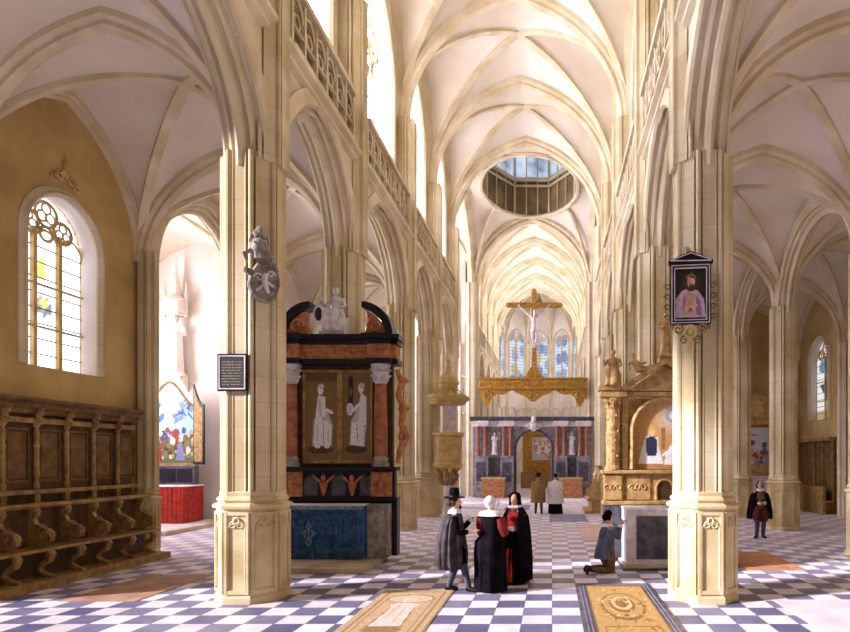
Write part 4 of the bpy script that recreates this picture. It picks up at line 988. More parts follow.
# ---- pulpit
t = thing('pulpit', 'small octagonal stone-coloured pulpit with a canopy, fixed to a left pier', 'pulpit', (-4.15, 22.9, 0))
c = (-4.2, 22.85); r8 = PI/8
M().lathe([(.34, 0), (.34, .15), (.2, .25), (.17, 1.7), (.26, 1.85)], 8, c, r8).build('pedestal', WMARB, t)
for k in range(5):
    a = -PI/2+(k-2)*PI/4; m = M(); x, y = math.cos(a), math.sin(a)
    m.tube([(c[0]+.18*x, c[1]+.18*y, 1.35), (c[0]+.34*x, c[1]+.34*y, 1.6), (c[0]+.3*x, c[1]+.3*y, 1.85), (c[0]+.46*x, c[1]+.46*y, 2.08)], [.05, .09, .07, .09], 6); m.ball((c[0]+.36*x, c[1]+.36*y, 1.72), .1, 6, 4); m.build('figure_bracket', OAKL, t)
tb_ = M().lathe([(.3, 1.9), (.5, 2.02), (.62, 2.1), (.62, 2.2), (.55, 2.24), (.55, 3.3), (.66, 3.36), (.66, 3.46)], 8, c, r8).build('tub', TRAC, t)
m = M()
for k in range(8):
    a = k*PI/4; fr = Fr((c[0]+.508*math.cos(a), c[1]+.508*math.sin(a), 0), (-math.sin(a), math.cos(a), 0), (math.cos(a), math.sin(a), 0)); m.fr = fr
    m.box(-.17, .17, 0, .02, 2.3, 2.34); m.box(-.17, .17, 0, .02, 3.18, 3.22); m.box(-.17, -.14, 0, .02, 2.34, 3.18); m.box(.14, .17, 0, .02, 2.34, 3.18)
m.build('panel_moulding', TRAC, tb_)
M().box(-4.45, -3.95, 23.2, 23.32, 3.4, 4.7).build('back_board', WMARB, t)
cn_ = M().lathe([(.7, 4.6), (.72, 4.68), (.9, 4.84), (.9, 4.9), (.8, 4.97), (.4, 5.0)], 8, c, r8).build('canopy', TRAC, t)
m = M(); m.lathe([(.4, 4.98), (.4, 5.4), (.48, 5.45), (.42, 5.62), (.2, 5.85), (.1, 5.95), (.05, 6.3), (.1, 6.38), (.01, 6.5)], 8, c, r8)
for k in range(8): a = k*PI/4; m.tube([(c[0]+.62*math.cos(a), c[1]+.62*math.sin(a), 4.95), (c[0]+.62*math.cos(a), c[1]+.62*math.sin(a), 5.25)], [.05, .01], 5); m.tube([(c[0]+.6*math.cos(a), c[1]+.6*math.sin(a), 5.0), (c[0]+.3*math.cos(a), c[1]+.3*math.sin(a), 5.3)], .025, 4)
m.build('canopy_spire', TRAC, cn_)

# ---- rood screen
t = thing('choir_screen', 'grey and red marble choir screen with round central arch and two niches', 'screen', (-1.2, 35.9, 0))
fq = Fr((-1.25, 35.7, 0), (1, 0, 0), (0, -1, 0)); HW = 3.75; ac = .1
m = M(fq); arch_wall(m, -HW, HW, ac, 1.12, 3.05, 1.12, 0, 4.45, -.6, 0, r=1.0001); m.build('wall', SCRM, t)
m = M(fq); m.tube([(ac-1.16, .05, 0)]+[(ac+x, .05, 3.05+z) for x, z in arch_path(1.16, 1.16, 12, 1.0001)]+[(ac+1.16, .05, 0)], .08, 6); m.build('arch_moulding', SLATE, t)
M(fq).box(-HW, HW, -.6, .1, 4.45, 4.8).build('frieze', WMARB, t)
M(fq).prism([(-.7, 4.8), (.3, 4.8), (.42, 4.95), (.42, 5.05), (-.7, 5.05)], -HW-.15, HW+.15, 'nz').build('cornice', SLATE, t)
for xx in (-3.4, -2.95, -1.78, -1.36, 1.58, 2.0, 3.0, 3.42):
    m = M(fq); m.lathe([(.15, 2.6), (.15, 2.7), (.115, 2.76), (.12, 3.3), (.105, 4.2), (.16, 4.36), (.17, 4.45)], 12, (xx, .2)); m.build('column', PORPH, t, smooth=True)
for xx in (-3.18, -1.57, 1.79, 3.21):
    M(fq).box(xx-.42, xx+.42, .0, .36, 0, 2.5).box(xx-.46, xx+.46, .0, .4, 2.5, 2.6).build('pedestal', SCRM, t); M(fq).box(xx-.3, xx+.3, .36, .38, 1.0, 2.2).build('pedestal_panel', SLATE, t)
    M(fq).box(xx-.46, xx+.46, .1, .36, 4.455, 4.795).build('entablature_block', WMARB, t)
for xx in (-2.36, 2.5):
    m = M(fq); m.tube([(xx-.32, .03, 2.7)]+[(xx+x, .03, 3.9+z) for x, z in arch_path(.32, .34, 8, 1.02)]+[(xx+.32, .03, 2.7)], .05, 5); m.box(xx-.38, xx+.38, 0, .2, 2.6, 2.7); m.build('niche', SCRM, t)
    M(fq).box(xx-.34, xx+.34, .0, .04, 1.35, 2.45).build('relief_panel', SLATE, t)
    o = statue('standing', 'statue', '', '', facing(-1.25+xx, 35.58, 2.72, 0, -1, .78), WMARB, .03, None, arm=xx > 0)
    tag(o, 'white marble statue in the %s niche of the choir screen' % ('left' if xx < 0 else 'right'), 'statue')
m = M(fq); m.ball((ac, .3, 4.5), (.28, .16, .38)); m.ball((ac, .4, 4.9), (.16, .14, .2)); 
for sx in (-1, 1): spiral(m, (ac+sx*.28, .35, 4.4), .2, 1.3, .06, sg=sx)
m.build('keystone_cartouche', WMARB, t)
for xx, sd in ((-2.36, 'left'), (2.4, 'right')):
    a = thing('side_altar', 'small ochre altar standing before the %s half of the choir screen' % sd, 'altar', (-1.25+xx, 34.8, 0))
    M(fq).box(xx-.7, xx+.7, .5, 1.1, 0, 1.15).build('block', SAND, a); M(fq).box(xx-.75, xx+.75, .45, 1.15, 1.15, 1.25).build('table_top', TRAC, a, bevel=.02)
    M(fq).box(xx-.6, xx+.6, 1.1, 1.12, .12, 1.0).build('frontal_panel', TERRA, a)
# rood beam, cross
t = thing('rood_beam', 'gilded wooden rood beam with scalloped underside above the choir screen', 'beam', (-1.25, 36.2, 6.9))
f = Fr((-1.2, 36.35, 0), (1, 0, 0), (0, -1, 0))
M(f).box(-3.45, 3.45, -.15, .15, 6.95, 7.5).build('beam', GILT, t, bevel=.03)
for z0_, z1_, e in ((7.5, 7.62, .08), (6.9, 6.98, .05)): M(f).box(-3.5, 3.5, -.15-e, .15+e, z0_, z1_).build('beam_moulding', GILT, t)
lo_ = [(-3.4, 6.9)]
N = 60
for i in range(N+1):
    u = -3.4+6.8*i/N; q = abs(u)
    d = .95*math.exp(-((q-2.95)/.35)**2)+.75*math.exp(-(q/.4)**2)+.32*abs(math.sin(u*2.3))+.04
    lo_.append((u, 6.9-d))
lo_.append((3.4, 6.9)); M(f).prism(lo_, -.06, .06).build('scalloped_valance', GILT, t)
m = M(f)
for i in range(28): spiral(m, (-3.25+.24*i, .17, 7.22), .11, 1.2, .035, sg=1 if i % 2 else -1)
for q in (-2.95, 2.95, 0): spiral(m, (q, .08, 6.45), .28, 1.5, .06)
m.build('carved_scrolls', GILT, t)
t = thing('crucifix', 'tall gilded cross with a carved figure standing on the rood beam', 'crucifix', (-1.15, 36.35, 7.62))
f = Fr((-1.15, 36.35, 0), (1, 0, 0), (0, -1, 0))
M(f).box(-.17, .17, -.12, .12, 7.7, 13.2).build('post', GILT, t, bevel=.02); M(f).box(-1.6, 1.6, -.119, .119, 12.15, 12.45).build('crossbar', GILT, t, bevel=.02)
for q in ((-1.68, 12.3), (1.68, 12.3), (0, 13.2)): M(f).ball((q[0], 0, q[1]), .17, 8, 6).build('finial', GILT, t)
m = M(f); m.prism([(-.75, 7.62), (.75, 7.62), (.5, 7.75), (.4, 8.0), (.2, 8.3), (-.2, 8.3), (-.4, 8.0), (-.5, 7.75)], -.15, .15); m.build('foot', GILT, t)
m = M(Fr((-1.15, 36.15, 9.55), (1, 0, 0), (0, -1, 0), 1.5))
m.tube([(0, 0, 1.25), (.02, .04, .95), (-.02, .02, .75)], [.14, .11, .13], 8)
for sx in (-1, 1):
    m.tube([(sx*.12, 0, 1.3), (sx*.38, .0, 1.5), (sx*.62, -.02, 1.75)], [.06, .045, .035], 6); m.ball((sx*.65, -.02, 1.8), .045, 6, 4)
    m.tube([(sx*.08, .02, .75), (sx*.08+.04, .1, .4), (sx*.03, .02, .05)], [.085, .065, .04], 7); m.ball((sx*.03, .06, 0), (.04, .08, .04), 6, 4)
m.tube([(0, 0, 1.3), (.02, .04, 1.45)], .05, 6); m.ball((.04, .08, 1.5), (.08, .09, .11)); loft(m, [(.62, 0, .03, .15, .13), (.8, 0, .03, .15, .12)], 5, 16, .08)
organic(m, 'carved_figure', WMARB, t, .025)

# ---- high altar beyond the screen
t = thing('high_altar', 'golden high altar with a pale painting seen through the screen arch', 'altar', (-1.0, 47, 0))
f = Fr((-1.05, 47, 0), (1, 0, 0), (0, -1, 0))
M(f).box(-1.5, 1.5, -.3, .9, 0, 1.3).build('table', OCHRECL, t); M(f).box(-1.4, 1.4, -.3, .1, 1.3, 4.4).build('retable', GILT, t, bevel=.03)
M(f).box(-1.6, 1.6, -.35, .2, 4.4, 4.7).build('cornice', GILT, t)
sh = [('e', .5, .5, .35, .3, 0, rgb(236, 230, 230))]+[('e', rnd.uniform(.1, .9), rnd.uniform(.1, .9), .09, .06, rnd.uniform(0, 3), rnd.choice([rgb(180, 120, 90), rgb(230, 220, 230), rgb(150, 150, 180), rgb(214, 190, 150)])) for _ in range(26)]
paint(f, -.6, 1.2, 2.3, 4.2, .12, 'painting', PAINT, t, rgb(200, 190, 190), sh, 20, 20)

# ---- chapel altar with triptych
t = thing('chapel_step', 'pale stone step of the left side chapel under the red-draped altar', 'step', (-13.5, 19, 0))
M().box(-16.1, -12.0, 17.5, 21.35, 0, .14).build('tread', STEP, t, bevel=.01); M().box(-16.1, -12.15, 17.7, 21.35, .14, .15).build('tread_face', WMARB, t)
t = thing('chapel_altar', 'altar table draped in plain red cloth in the left side chapel', 'altar', (-13.7, 20.2, .15))
M().box(-14.7, -12.9, 19.7, 20.75, .15, 1.42).build('table', GREYST, t)
m = M(); pts = [(-14.75+1.93*i/60, 19.62+.012*math.sin(i*1.3)) for i in range(61)]+[(-12.82+.012*math.sin(i), 19.62+1.18*i/30) for i in range(31)]
m.rings([[(x, y, z) for x, y in pts] for z in (.17, .8, 1.44)], caps=False, closed=False); m.build('red_cloth', REDCL, t)
M().box(-14.78, -12.8, 19.6, 20.8, 1.43, 1.47).build('altar_cloth', WHITECL, t, bevel=.008)
t = thing('triptych', 'painted triptych with a bright sky, open wing, standing on the red-draped altar', 'painting', (-13.8, 20.5, 1.47))
f = Fr((-13.85, 20.5, 0), (1, 0, 0), (0, -1, 0))
M(f).box(-.95, .95, -.15, .12, 1.47, 2.15).build('predella', SLATE, t, bevel=.01)
for a, b in ((-.88, -.32), (-.28, .28), (.32, .88)): M(f).box(a, b, .12, .135, 1.55, 2.05).build('predella_panel', BLACK, t)
def ogee(u): 
    q = abs(u)/.93; return 4.3+.85*(math.cos(min(1, q)*PI)*.5+.5) if q < 1 else 4.3
top = [(-.93+1.86*i/24, ogee(-.93+1.86*i/24)) for i in range(25)]
m = M(f); m.box(-.97, .97, -.05, .06, 2.15, 2.25); m.tube([(-.95, .04, 2.2)]+[(u, .04, z+.02) for u, z in top]+[(.95, .04, 2.2)], .045, 6); m.build('frame', OAKL, t)
sh = [('g', .5, .82, .25, .2, rgb(255, 250, 230)), ('g', .5, .78, .12, .1, rgb(255, 252, 240))]
rnd = random.Random(4)
for i in range(70):
    a = rnd.choice([-1, 1])*rnd.uniform(.3, 1); sh.append(('e', .5+a*.42, .6+.1*a*a+rnd.uniform(-.08, .12), rnd.uniform(.04, .1), rnd.uniform(.015, .04), rnd.uniform(-1, 1), rnd.choice([rgb(70, 100, 160), rgb(110, 140, 190), rgb(160, 180, 210), rgb(60, 80, 120)])))
sh.append(('g', .5, .82, .13, .16, rgb(255, 252, 240)))
sh.append(('r', 0, 1, 0, .32, rgb(96, 104, 66)))
for i in range(90):
    sh.append(('e', rnd.uniform(.03, .97), rnd.uniform(.06, .42), rnd.uniform(.02, .045), rnd.uniform(.02, .05), 0, rnd.choice([rgb(150, 60, 50), rgb(220, 210, 190), rgb(70, 80, 110), rgb(60, 60, 40), rgb(190, 150, 100), rgb(120, 120, 80)])))
sh += [('p', [(.2, .04), (.36, .04), (.32, .24), (.25, .26)], rgb(150, 50, 44)), ('p', [(.62, .04), (.8, .04), (.74, .26), (.66, .24)], rgb(120, 130, 170)), ('e', .28, .29, .03, .03, 0, rgb(210, 170, 140)), ('e', .7, .29, .03, .03, 0, rgb(210, 170, 140))]
paint(f, -.93, .93, 2.25, 5.15, .03, 'central_panel', PAINT, t, lambda a, b: rgb(190-60*(1-b), 208-30*(1-b), 224), sh, 70, 100, inside=lambda u, z: z < ogee(u))
f2 = facing(-12.68, 20.3, 0, -.45, -1)
wz = [(-.28+.56*i/10, 4.35+.75*(i/10)**2) for i in range(11)]
M(f2).prism([(-.28, 2.2)]+wz+[(.28, 2.2)], -.03, .03).build('wing', BLACK, t)
M(f2).prism([(-.22, 2.3)]+[(u*.8, z-.12) for u, z in wz]+[(.22, 2.3)], .03, .036).build('wing_panel', OCHRECL, t)
s = thing('statue', 'pale canopied saint statue high on the white back wall of the left chapel', 'statue', (-14.05, 21.2, 5.2))
statue('standing', 'figure', '', '', facing(-14.05, 21.08, 5.55, .2, -1, 1.3), WHITEW, .035, s)
f = Fr((-14.05, 21.38, 0), (1, 0, 0), (0, -1, 0))
M(f).prism([(0, 4.9), (.15, 5.1), (.5, 5.4), (.55, 5.46), (0, 5.46)], -.3, .3, 'nz').build('corbel', WHITEW, s)
m = M(f); m.lathe([(.34, 7.75), (.4, 7.85), (.36, 8.2), (.42, 8.28), (.2, 8.5), (.12, 9.2), (.02, 10)], 8, (0, .32))
for sx in (-1, 1): m.lathe([(.06, 7.7), (.06, 8.6), (.01, 9.0)], 6, (sx*.4, .3))
m.build('canopy_spire', WHITEW, s)

# ---- wooden bench, right
t = thing('wooden_bench', 'ochre wooden bench with panelled back beside the far right nave pier', 'bench', (1.75, 25.9, 0))
f = Fr((2.25, 26.0, 0), (0, 1, 0), (-1, 0, 0))
M(f).box(-1.1, 1.1, 0, .1, 0, 2.0).build('back', SAND, t); M(f).box(-1.15, 1.15, 0, .7, .55, .65).build('seat', SAND, t, bevel=.02); M(f).box(-1.15, 1.15, -.02, .2, 2.0, 2.1).build('top_rail', SAND, t)
M(f).box(-1.1, 1.1, .1, .5, 0, .55).build('seat_box', SAND, t); M(f).box(-1.2, 1.2, .5, .8, 0, .12).build('foot_board', SAND, t)
for q in (-1.12, 1.06): M(f).prism([(.1, .65), (.6, .65), (.62, .95), (.4, 1.05), (.2, 1.5), (.1, 1.9)], q, q+.06, 'nz').build('armrest', TRAC, t)

# ---- outer right aisle: altarpiece and stalls
t = thing('altar_retable', 'yellow stone altarpiece with arched top at the end of the outer right aisle', 'altarpiece', (10.1, 28, 0))
f = Fr((10.15, 28.05, 0), (1, 0, 0), (0, -1, 0))
M(f).box(-1.3, 1.3, -.2, .3, 0, 2.0).build('base', SAND, t); M(f).box(-1.2, 1.2, -.2, .05, 2.0, 4.1).build('back', SAND, t); M(f).box(-1.35, 1.35, -.2, .3, 4.1, 4.35).build('cornice', SAND, t, bevel=.03)
M(f).prism([(-.8, 4.35), (-.8, 4.9)]+[(x, 4.9+z) for x, z in arch_path(.8, .7, 8, 1.01)]+[(.8, 4.9), (.8, 4.35)], -.2, .1).build('arched_top', SAND, t)
M(f).prism([(-.3, 4.5), (-.3, 5.0)]+[(x, 5.0+z) for x, z in arch_path(.3, .3, 6, 1.01)]+[(.3, 5.0), (.3, 4.5)], .1, .12).build('top_niche', TRAC, t)
for sx in (-1, 1):
    M(f).lathe([(.14, 2.0), (.1, 2.1), (.1, 3.9), (.16, 4.1)], 10, (sx*1.1, .15)).build('column', SAND, t, smooth=True); spiral_m = M(f); spiral(spiral_m, (sx*.98, .05, 4.7), .28, 1.5, .07, sg=sx); spiral_m.build('scroll', SAND, t)
M(f).lathe([(.12, 5.6), (.14, 5.7), (.03, 5.8), (.1, 5.95), (.01, 6.1)], 8, (0, -.05)).build('finial', SAND, t)
sh = [('r', 0, 1, 0, .25, rgb(160, 150, 150)), ('r', .28, .33, .3, .95, rgb(100, 80, 66)), ('r', .1, .55, .78, .82, rgb(100, 80, 66)), ('e', .31, .65, .05, .16, 0, rgb(230, 214, 204))]+[('e', rnd.uniform(.05, .95), rnd.uniform(.05, .6), .07, .07, 0, rnd.choice([rgb(150, 70, 60), rgb(220, 210, 220), rgb(90, 100, 140), rgb(200, 170, 130), rgb(90, 80, 76)])) for _ in range(36)]
paint(f, -.85, .85, 2.15, 3.95, .07, 'painting', PAINT, t, rgb(206, 204, 216), sh, 30, 34)
t = thing('altar_block', 'plain white altar block behind the black-cloaked man in the right aisle', 'altar', (9.7, 26, 0))
M().box(8.75, 10.9, 25.6, 26.4, 0, 1.5).build('block', WMARB, t); M().box(8.7, 10.95, 25.55, 26.45, 1.5, 1.6).build('table_top', WMARB, t, bevel=.02)
t = thing('choir_stalls', 'brown panelled stalls under the far right aisle window', 'choir stalls', (11.9, 26, 0))
f = Fr((XC, 26, 0), (0, 1, 0), (-1, 0, 0))
M(f).box(-1.6, 1.9, .01, .12, 0, 3.2).build('back', OAK, t); M(f).box(-1.65, 1.95, .01, .35, 3.2, 3.35).build('cornice', OAKL, t); M(f).box(-1.6, 1.9, .12, .6, .5, .6).build('seat', OAKL, t); M(f).box(-1.6, 1.9, .12, .5, 0, .5).build('seat_box', OAK, t)
M(f).box(-1.65, 1.95, .5, .62, 0, 1.2).build('front_desk', OAKL, t)
for k in range(5): M(f).box(-1.6+.85*k, -1.52+.85*k, .12, .2, .6, 3.2).build('pilaster', OAKL, t)
# ================================================================ PEOPLE
def hand(x, p, d, side, curl=.5, up=(0, 0, 1), r=.0095):
    """palm, four unequal bent fingers and a thumb leaving the side of the palm"""
    p = Vector(p); d = Vector(d).normalized(); u = Vector(up); s = d.cross(u).normalized()*side; n = s.cross(d).normalized()
    x.tube([p-d*.02, p+d*.03, p+d*.085], [.024, .034, .036], 8, .6)
    for k, L in enumerate((.068, .076, .07, .055)):
        b = p+d*.075+s*(.027-.018*k); q1 = b+d*L*.5-n*L*.15*curl; q2 = q1+d*L*.32-n*L*.35*curl; q3 = q2+d*L*.2-n*L*.4*curl
        x.tube([b-d*.02, b, q1, q2, q3], [r, r, r*.95, r*.85, r*.6], 6)
    b = p+d*.02+s*.028; x.tube([b-s*.012, b+s*.02+d*.025, b+s*.028+d*.055-n*.01, b+s*.022+d*.078-n*.02], [r*1.2, r*1.15, r, r*.7], 6)
def elbow(a, b, l1, l2, hint):
    a, b = Vector(a), Vector(b); d = b-a; L = min(d.length, (l1+l2)*.999); d.normalize(); q = (l1*l1-l2*l2+L*L)/(2*L)
    h = math.sqrt(max(0, l1*l1-q*q)); hv = Vector(hint); hv = (hv-d*hv.dot(d)).normalized(); return a+d*q+hv*h
def human(t, fr, hands, feet, hip=.92, lean=0, head=(0, 0), sh=1.42, hb=None, knees=None, hdir=None, mat_=None, armh=(-.3, -1)):
    m = M(fr); x = M(fr)
    hz = sh+.2; hu, hn = head
    m.ball((hu, hn+.012, hz+.035), (.074, .09, .108), 14, 10); m.ball((hu, hn+.035, hz-.03), (.054, .06, .07), 12, 8)
    m.tube([(hu*.2, lean, sh-.02), (hu*.7, hn-.01, hz-.04)], [.06, .052], 10)
    m.tube([(hu, hn+.095, hz+.035), (hu, hn+.122, hz+.0), (hu, hn+.1, hz-.01)], [.012, .019, .014], 6)
    for s in (-1, 1): m.ball((hu+s*.078, hn, hz+.015), (.014, .024, .034), 6, 5)
    loft(m, [(hip-.08, 0, 0, .14, .1), (hip, 0, 0, .16, .11), (hip+.14, 0, lean*.3, .125, .09), (sh-.22, 0, lean*.7, .15, .1), (sh-.06, 0, lean, .16, .09), (sh+.01, 0, lean, .07, .06)], 3, 20, 0)
    m.tube([(-.17, lean, sh-.04), (0, lean, sh-.01), (.17, lean, sh-.04)], [.055, .08, .055], 8)
    arms = []
    for s, h in zip((-1, 1), hands):
        a = Vector((s*.185, lean, sh-.05)); b = Vector(h[:3]); e = elbow(a, b, .29, .26, (s*abs(armh[0]), armh[1]*.6, -.8))
        m.tube([a, a.lerp(e, .5), e, e.lerp(b, .4), b], [.056, .05, .04, .04, .027], 8); arms.append((a, e, b))
        d = Vector(h[3:6]) if len(h) > 3 else (b-e).normalized(); hand(x, b, d, s if len(h) < 7 else h[6], .6 if len(h) < 8 else h[7])
    legs = []
    for i, (s, f_) in enumerate(zip((-1, 1), feet)):
        a = Vector((s*.09, 0, hip)); an = Vector((f_[0], f_[1], .09 if len(f_) < 3 else f_[2])); k = elbow(a, an, .44, .42, (0, 1, 0)) if not knees else Vector(knees[i])
        m.tube([a, a.lerp(k, .5), k, k.lerp(an, .35), an], [.09, .08, .056, .056, .036], 9); legs.append((a, k, an, f_))
    organic(m, 'body', mat_ or SKIN, t, .013, x)
    for s in (-1, 1):
        e = M(fr); e.ball((hu+s*.028, hn+.094, hz+.045), (.011, .008, .007), 8, 5); e.build('eye', EYE, t)
    e = M(fr); e.tube([(hu-.02, hn+.094, hz-.038), (hu, hn+.1, hz-.04), (hu+.02, hn+.094, hz-.038)], [.003, .006, .003], 5); e.build('mouth', DKRED, t)
    return arms, legs, hz
def shoes(t, fr, legs, mt=None, yaw=0):
    for a, k, an, f_ in legs:
        m = M(fr); c, s = math.cos(f_[3] if len(f_) > 3 else 0), math.sin(f_[3] if len(f_) > 3 else 0)
        if an.z < .2: m.tube([(an.x-.05*-s*0, an.y-.06, .045), (an.x, an.y, .055), (an.x+s*.1, an.y+.1*c, .045), (an.x+s*.18, an.y+.18*c, .032)], [.036, .048, .045, .03], 9)
        m.build('shoe', mt or LEATHER, t, smooth=True)
def hose(t, fr, legs, mt, z1=None):
    for a, k, an, f_ in legs:
        m = M(fr); m.tube([a, a.lerp(k, .5), k, k.lerp(an, .35), an-Vector((0, 0, .03))], [.1, .09, .068, .068, .046], 10); m.build('stocking', mt, t, smooth=True)
def sleeve(t, fr, arms, mt, r=.07, name='sleeve', cuff=True, puff=1.0):
    for a, e, b in arms:
        m = M(fr); w = b.lerp(e, .12); m.tube([a+Vector((0, 0, .01)), a.lerp(e, .5), e, e.lerp(w, .5), w], [r*1.05*puff, r*1.1*puff, r, r*.85, r*.6], 12); sl_ = m.build(name, mt, t, smooth=True)
        if cuff: m = M(fr); d = (b-e).normalized(); m.tube([w-d*.03, w+d*.035], [.05, .042], 12); m.build('cuff', WHITECL, sl_, smooth=True)
def ruff(t, fr, c, r=.14, h=.04):
    m = M(fr); N = 60
    rs = []
    for rr_, dz in ((.5, 0), (.9, h*.4), (1, 0), (.9, -h*.4), (.5, -h)):
        rs.append([(c[0]+r*rr_*math.cos(2*PI*i/N), c[1]+r*rr_*math.sin(2*PI*i/N)*.95, c[2]+dz+(.014*math.sin(i*PI*.8) if rr_ > .6 else 0)) for i in range(N)])
    m.rings(rs); m.build('ruff', WHITECL, t)
def collar(t, fr, z, r=.2, rn=.13, n=0, h=.07):
    m = M(fr); loft(m, [(z-h, 0, n, r, rn, .03), (z-h*.3, 0, n, r*.8, rn*.85, .02), (z, 0, n, .075, .075, 0)], 5, 32); m.build('collar', WHITECL, t, smooth=True)
def haircap(t, fr, hu, hn, hz, mt=None, long=0, nm='hair'):
    m = M(fr); m.ball((hu, hn-.014, hz+.055), (.088, .098, .1), 14, 10)
    if long:
        for s in (-1, 1): m.tube([(hu+s*.07, hn-.01, hz+.05), (hu+s*.088, hn-.02, hz-.02), (hu+s*.08, hn-.03, hz-long)], [.035, .036, .02], 8)
        m.tube([(hu, hn-.07, hz+.05), (hu, hn-.085, hz-.02), (hu, hn-.07, hz-long)], [.06, .07, .05], 10)
    m.build(nm, mt or HAIR, t, smooth=True)
def tallhat(t, fr, hu, hn, z, mt=None, R=.19, H=.17):
    m = M(fr); m.lathe([(R*.98, z-.004), (R, z+.006), (R*.9, z+.016), (.105, z+.012), (.1, z+.03), (.088, z+H*.9), (.07, z+H), (.01, z+H+.002)], 24, (hu, hn)); h_ = m.build('hat', mt or BLACKCL, t, smooth=True)
    m = M(fr); m.lathe([(.108, z+.014), (.106, z+.04)], 24, (hu, hn)); m.build('hat_band', LEATHER, h_, smooth=True)

# 1 man in tall hat and grey cloak, left of the group
x, y = -1.77, 10.3
t = thing('person', 'man in a tall black hat and long grey cloak, gesturing, left of the talking group', 'person', (x, y, 0))
fr = facing(x, y, 0, 1, .12)
arms, legs, hz = human(t, fr, [(.02, .31, 1.32, .05, 1, .5), (.16, .3, 1.1, 0.1, 1, .3)], [(-.02, -.12, .09, .0), (.12, .26, .09, .5)], sh=1.4)
hose(t, fr, legs, STOCK); shoes(t, fr, legs)
m = M(fr); loft(m, [(.72, .02, .04, .2, .18, .02), (.9, 0, 0, .19, .16), (1.2, 0, 0, .19, .14), (1.42, 0, 0, .12, .1)], 6, 32, .02); m.build('doublet', BLACKCL, t, smooth=True)
m = M(fr)
for a, k, an, f_ in legs: m.tube([a, a.lerp(k, .5), k+Vector((0, 0, .0))], [.13, .14, .08], 12)
m.build('breeches', BLACKCL, t, smooth=True)
sleeve(t, fr, arms, BLACKCL, .062)
m = M(fr); loft(m, [(.42, .03, -.06, .24, .23, .09), (.5, .03, -.06, .29, .27, .09), (.7, .03, -.06, .31, .28, .09), (.95, .02, -.06, .28, .25, .08), (1.2, .01, -.05, .25, .2, .06), (1.36, 0, -.02, .22, .15, .04), (1.43, 0, 0, .13, .1, .02), (1.46, 0, 0, .08, .08, 0)], 11, 80, ph=1); m.build('cloak', GREYCL, t, smooth=True, ang=70)
collar(t, fr, 1.49, .17, .13); haircap(t, fr, 0, 0, hz, long=.06); tallhat(t, fr, 0, -.01, hz+.1, R=.2, H=.18)
m = M(fr); m.tube([(0, .085, hz-.045), (0, .1, hz-.09), (0, .09, hz-.13)], [.03, .025, .008], 6); m.build('beard', HAIR, t, smooth=True)

# 2 woman seen from behind, red sleeves
x, y = -1.12, 10.3
t = thing('person', 'woman seen from behind in black gown with red sleeves and white cap', 'person', (x, y, 0))
fr = facing(x, y, 0, .35, 1)
arms, legs, hz = human(t, fr, [(-.14, .3, 1.05), (.2, .3, 1.08)], [(-.1, 0), (.1, .05)], sh=1.37)
m = M(fr); loft(m, [(.03, 0, 0, .3, .28, .05), (.3, 0, 0, .29, .28, .05), (.7, 0, -.02, .29, .27, .045), (.92, 0, -.02, .27, .24, .035), (1.04, 0, 0, .16, .14, .02), (1.08, 0, 0, .13, .11, .01)], 10, 80); m.build('skirt', BLACKCL, t, smooth=True, ang=70)
m = M(fr); loft(m, [(1.02, 0, 0, .155, .13, .01), (1.15, 0, 0, .165, .13, .01), (1.3, 0, 0, .2, .14, .01), (1.38, 0, 0, .17, .11, 0), (1.42, 0, 0, .07, .07, 0)], 5, 36); m.build('bodice', BLACKCL, t, smooth=True)
sleeve(t, fr, arms, DKRED, .075, puff=1.15); shoes(t, fr, legs)
collar(t, fr, 1.47, .24, .17, h=.1)
m = M(fr); m.ball((0, -.02, hz+.05), (.1, .11, .115), 16, 10); m.tube([(0, -.1, hz+.02), (0, -.15, hz-.02)], [.08, .05], 10); cp_ = m.build('cap', WHITECL, t, smooth=True)
m = M(fr)
for s in (-1, 1): m.tube([(s*.09, .0, hz+.09), (s*.14, .05, hz+.05), (s*.12, .07, hz-.03)], [.02, .035, .012], 7, .5)
m.build('cap_wing', WHITECL, cp_, smooth=True)

# 3 woman in black mantle facing us
x, y = -.72, 10.97
t = thing('person', 'woman in long black hooded mantle over a red underskirt, facing the viewer', 'person', (x, y, 0))
fr = facing(x, y, 0, -.5, -1)
arms, legs, hz = human(t, fr, [(-.06, .27, 1.08, .6, .5, 0), (.06, .27, 1.04, -.6, .5, 0)], [(-.1, .02), (.1, .05)], sh=1.38)
m = M(fr); loft(m, [(.03, 0, .02, .25, .24, .04), (.5, 0, .02, .23, .22, .04), (.95, 0, 0, .2, .17, .03), (1.08, 0, 0, .14, .12, .01)], 9, 60); m.build('gown', BLACKCL, t, smooth=True, ang=70)
m = M(fr); loft(m, [(.06, 0, .16, .12, .12, .05), (.4, 0, .14, .115, .115, .04), (.68, 0, .12, .1, .1, .03)], 7, 40); m.build('underskirt', SCARLET, t, smooth=True, ang=70)
m = M(fr); loft(m, [(.98, 0, 0, .15, .13, .01), (1.2, 0, .01, .165, .14, .01), (1.33, 0, 0, .18, .13, .01), (1.42, 0, 0, .07, .07, 0)], 5, 36); m.build('bodice', DKRED, t, smooth=True)
sleeve(t, fr, arms, DKRED, .062); shoes(t, fr, legs); ruff(t, fr, (0, 0, 1.48), .15, .05)
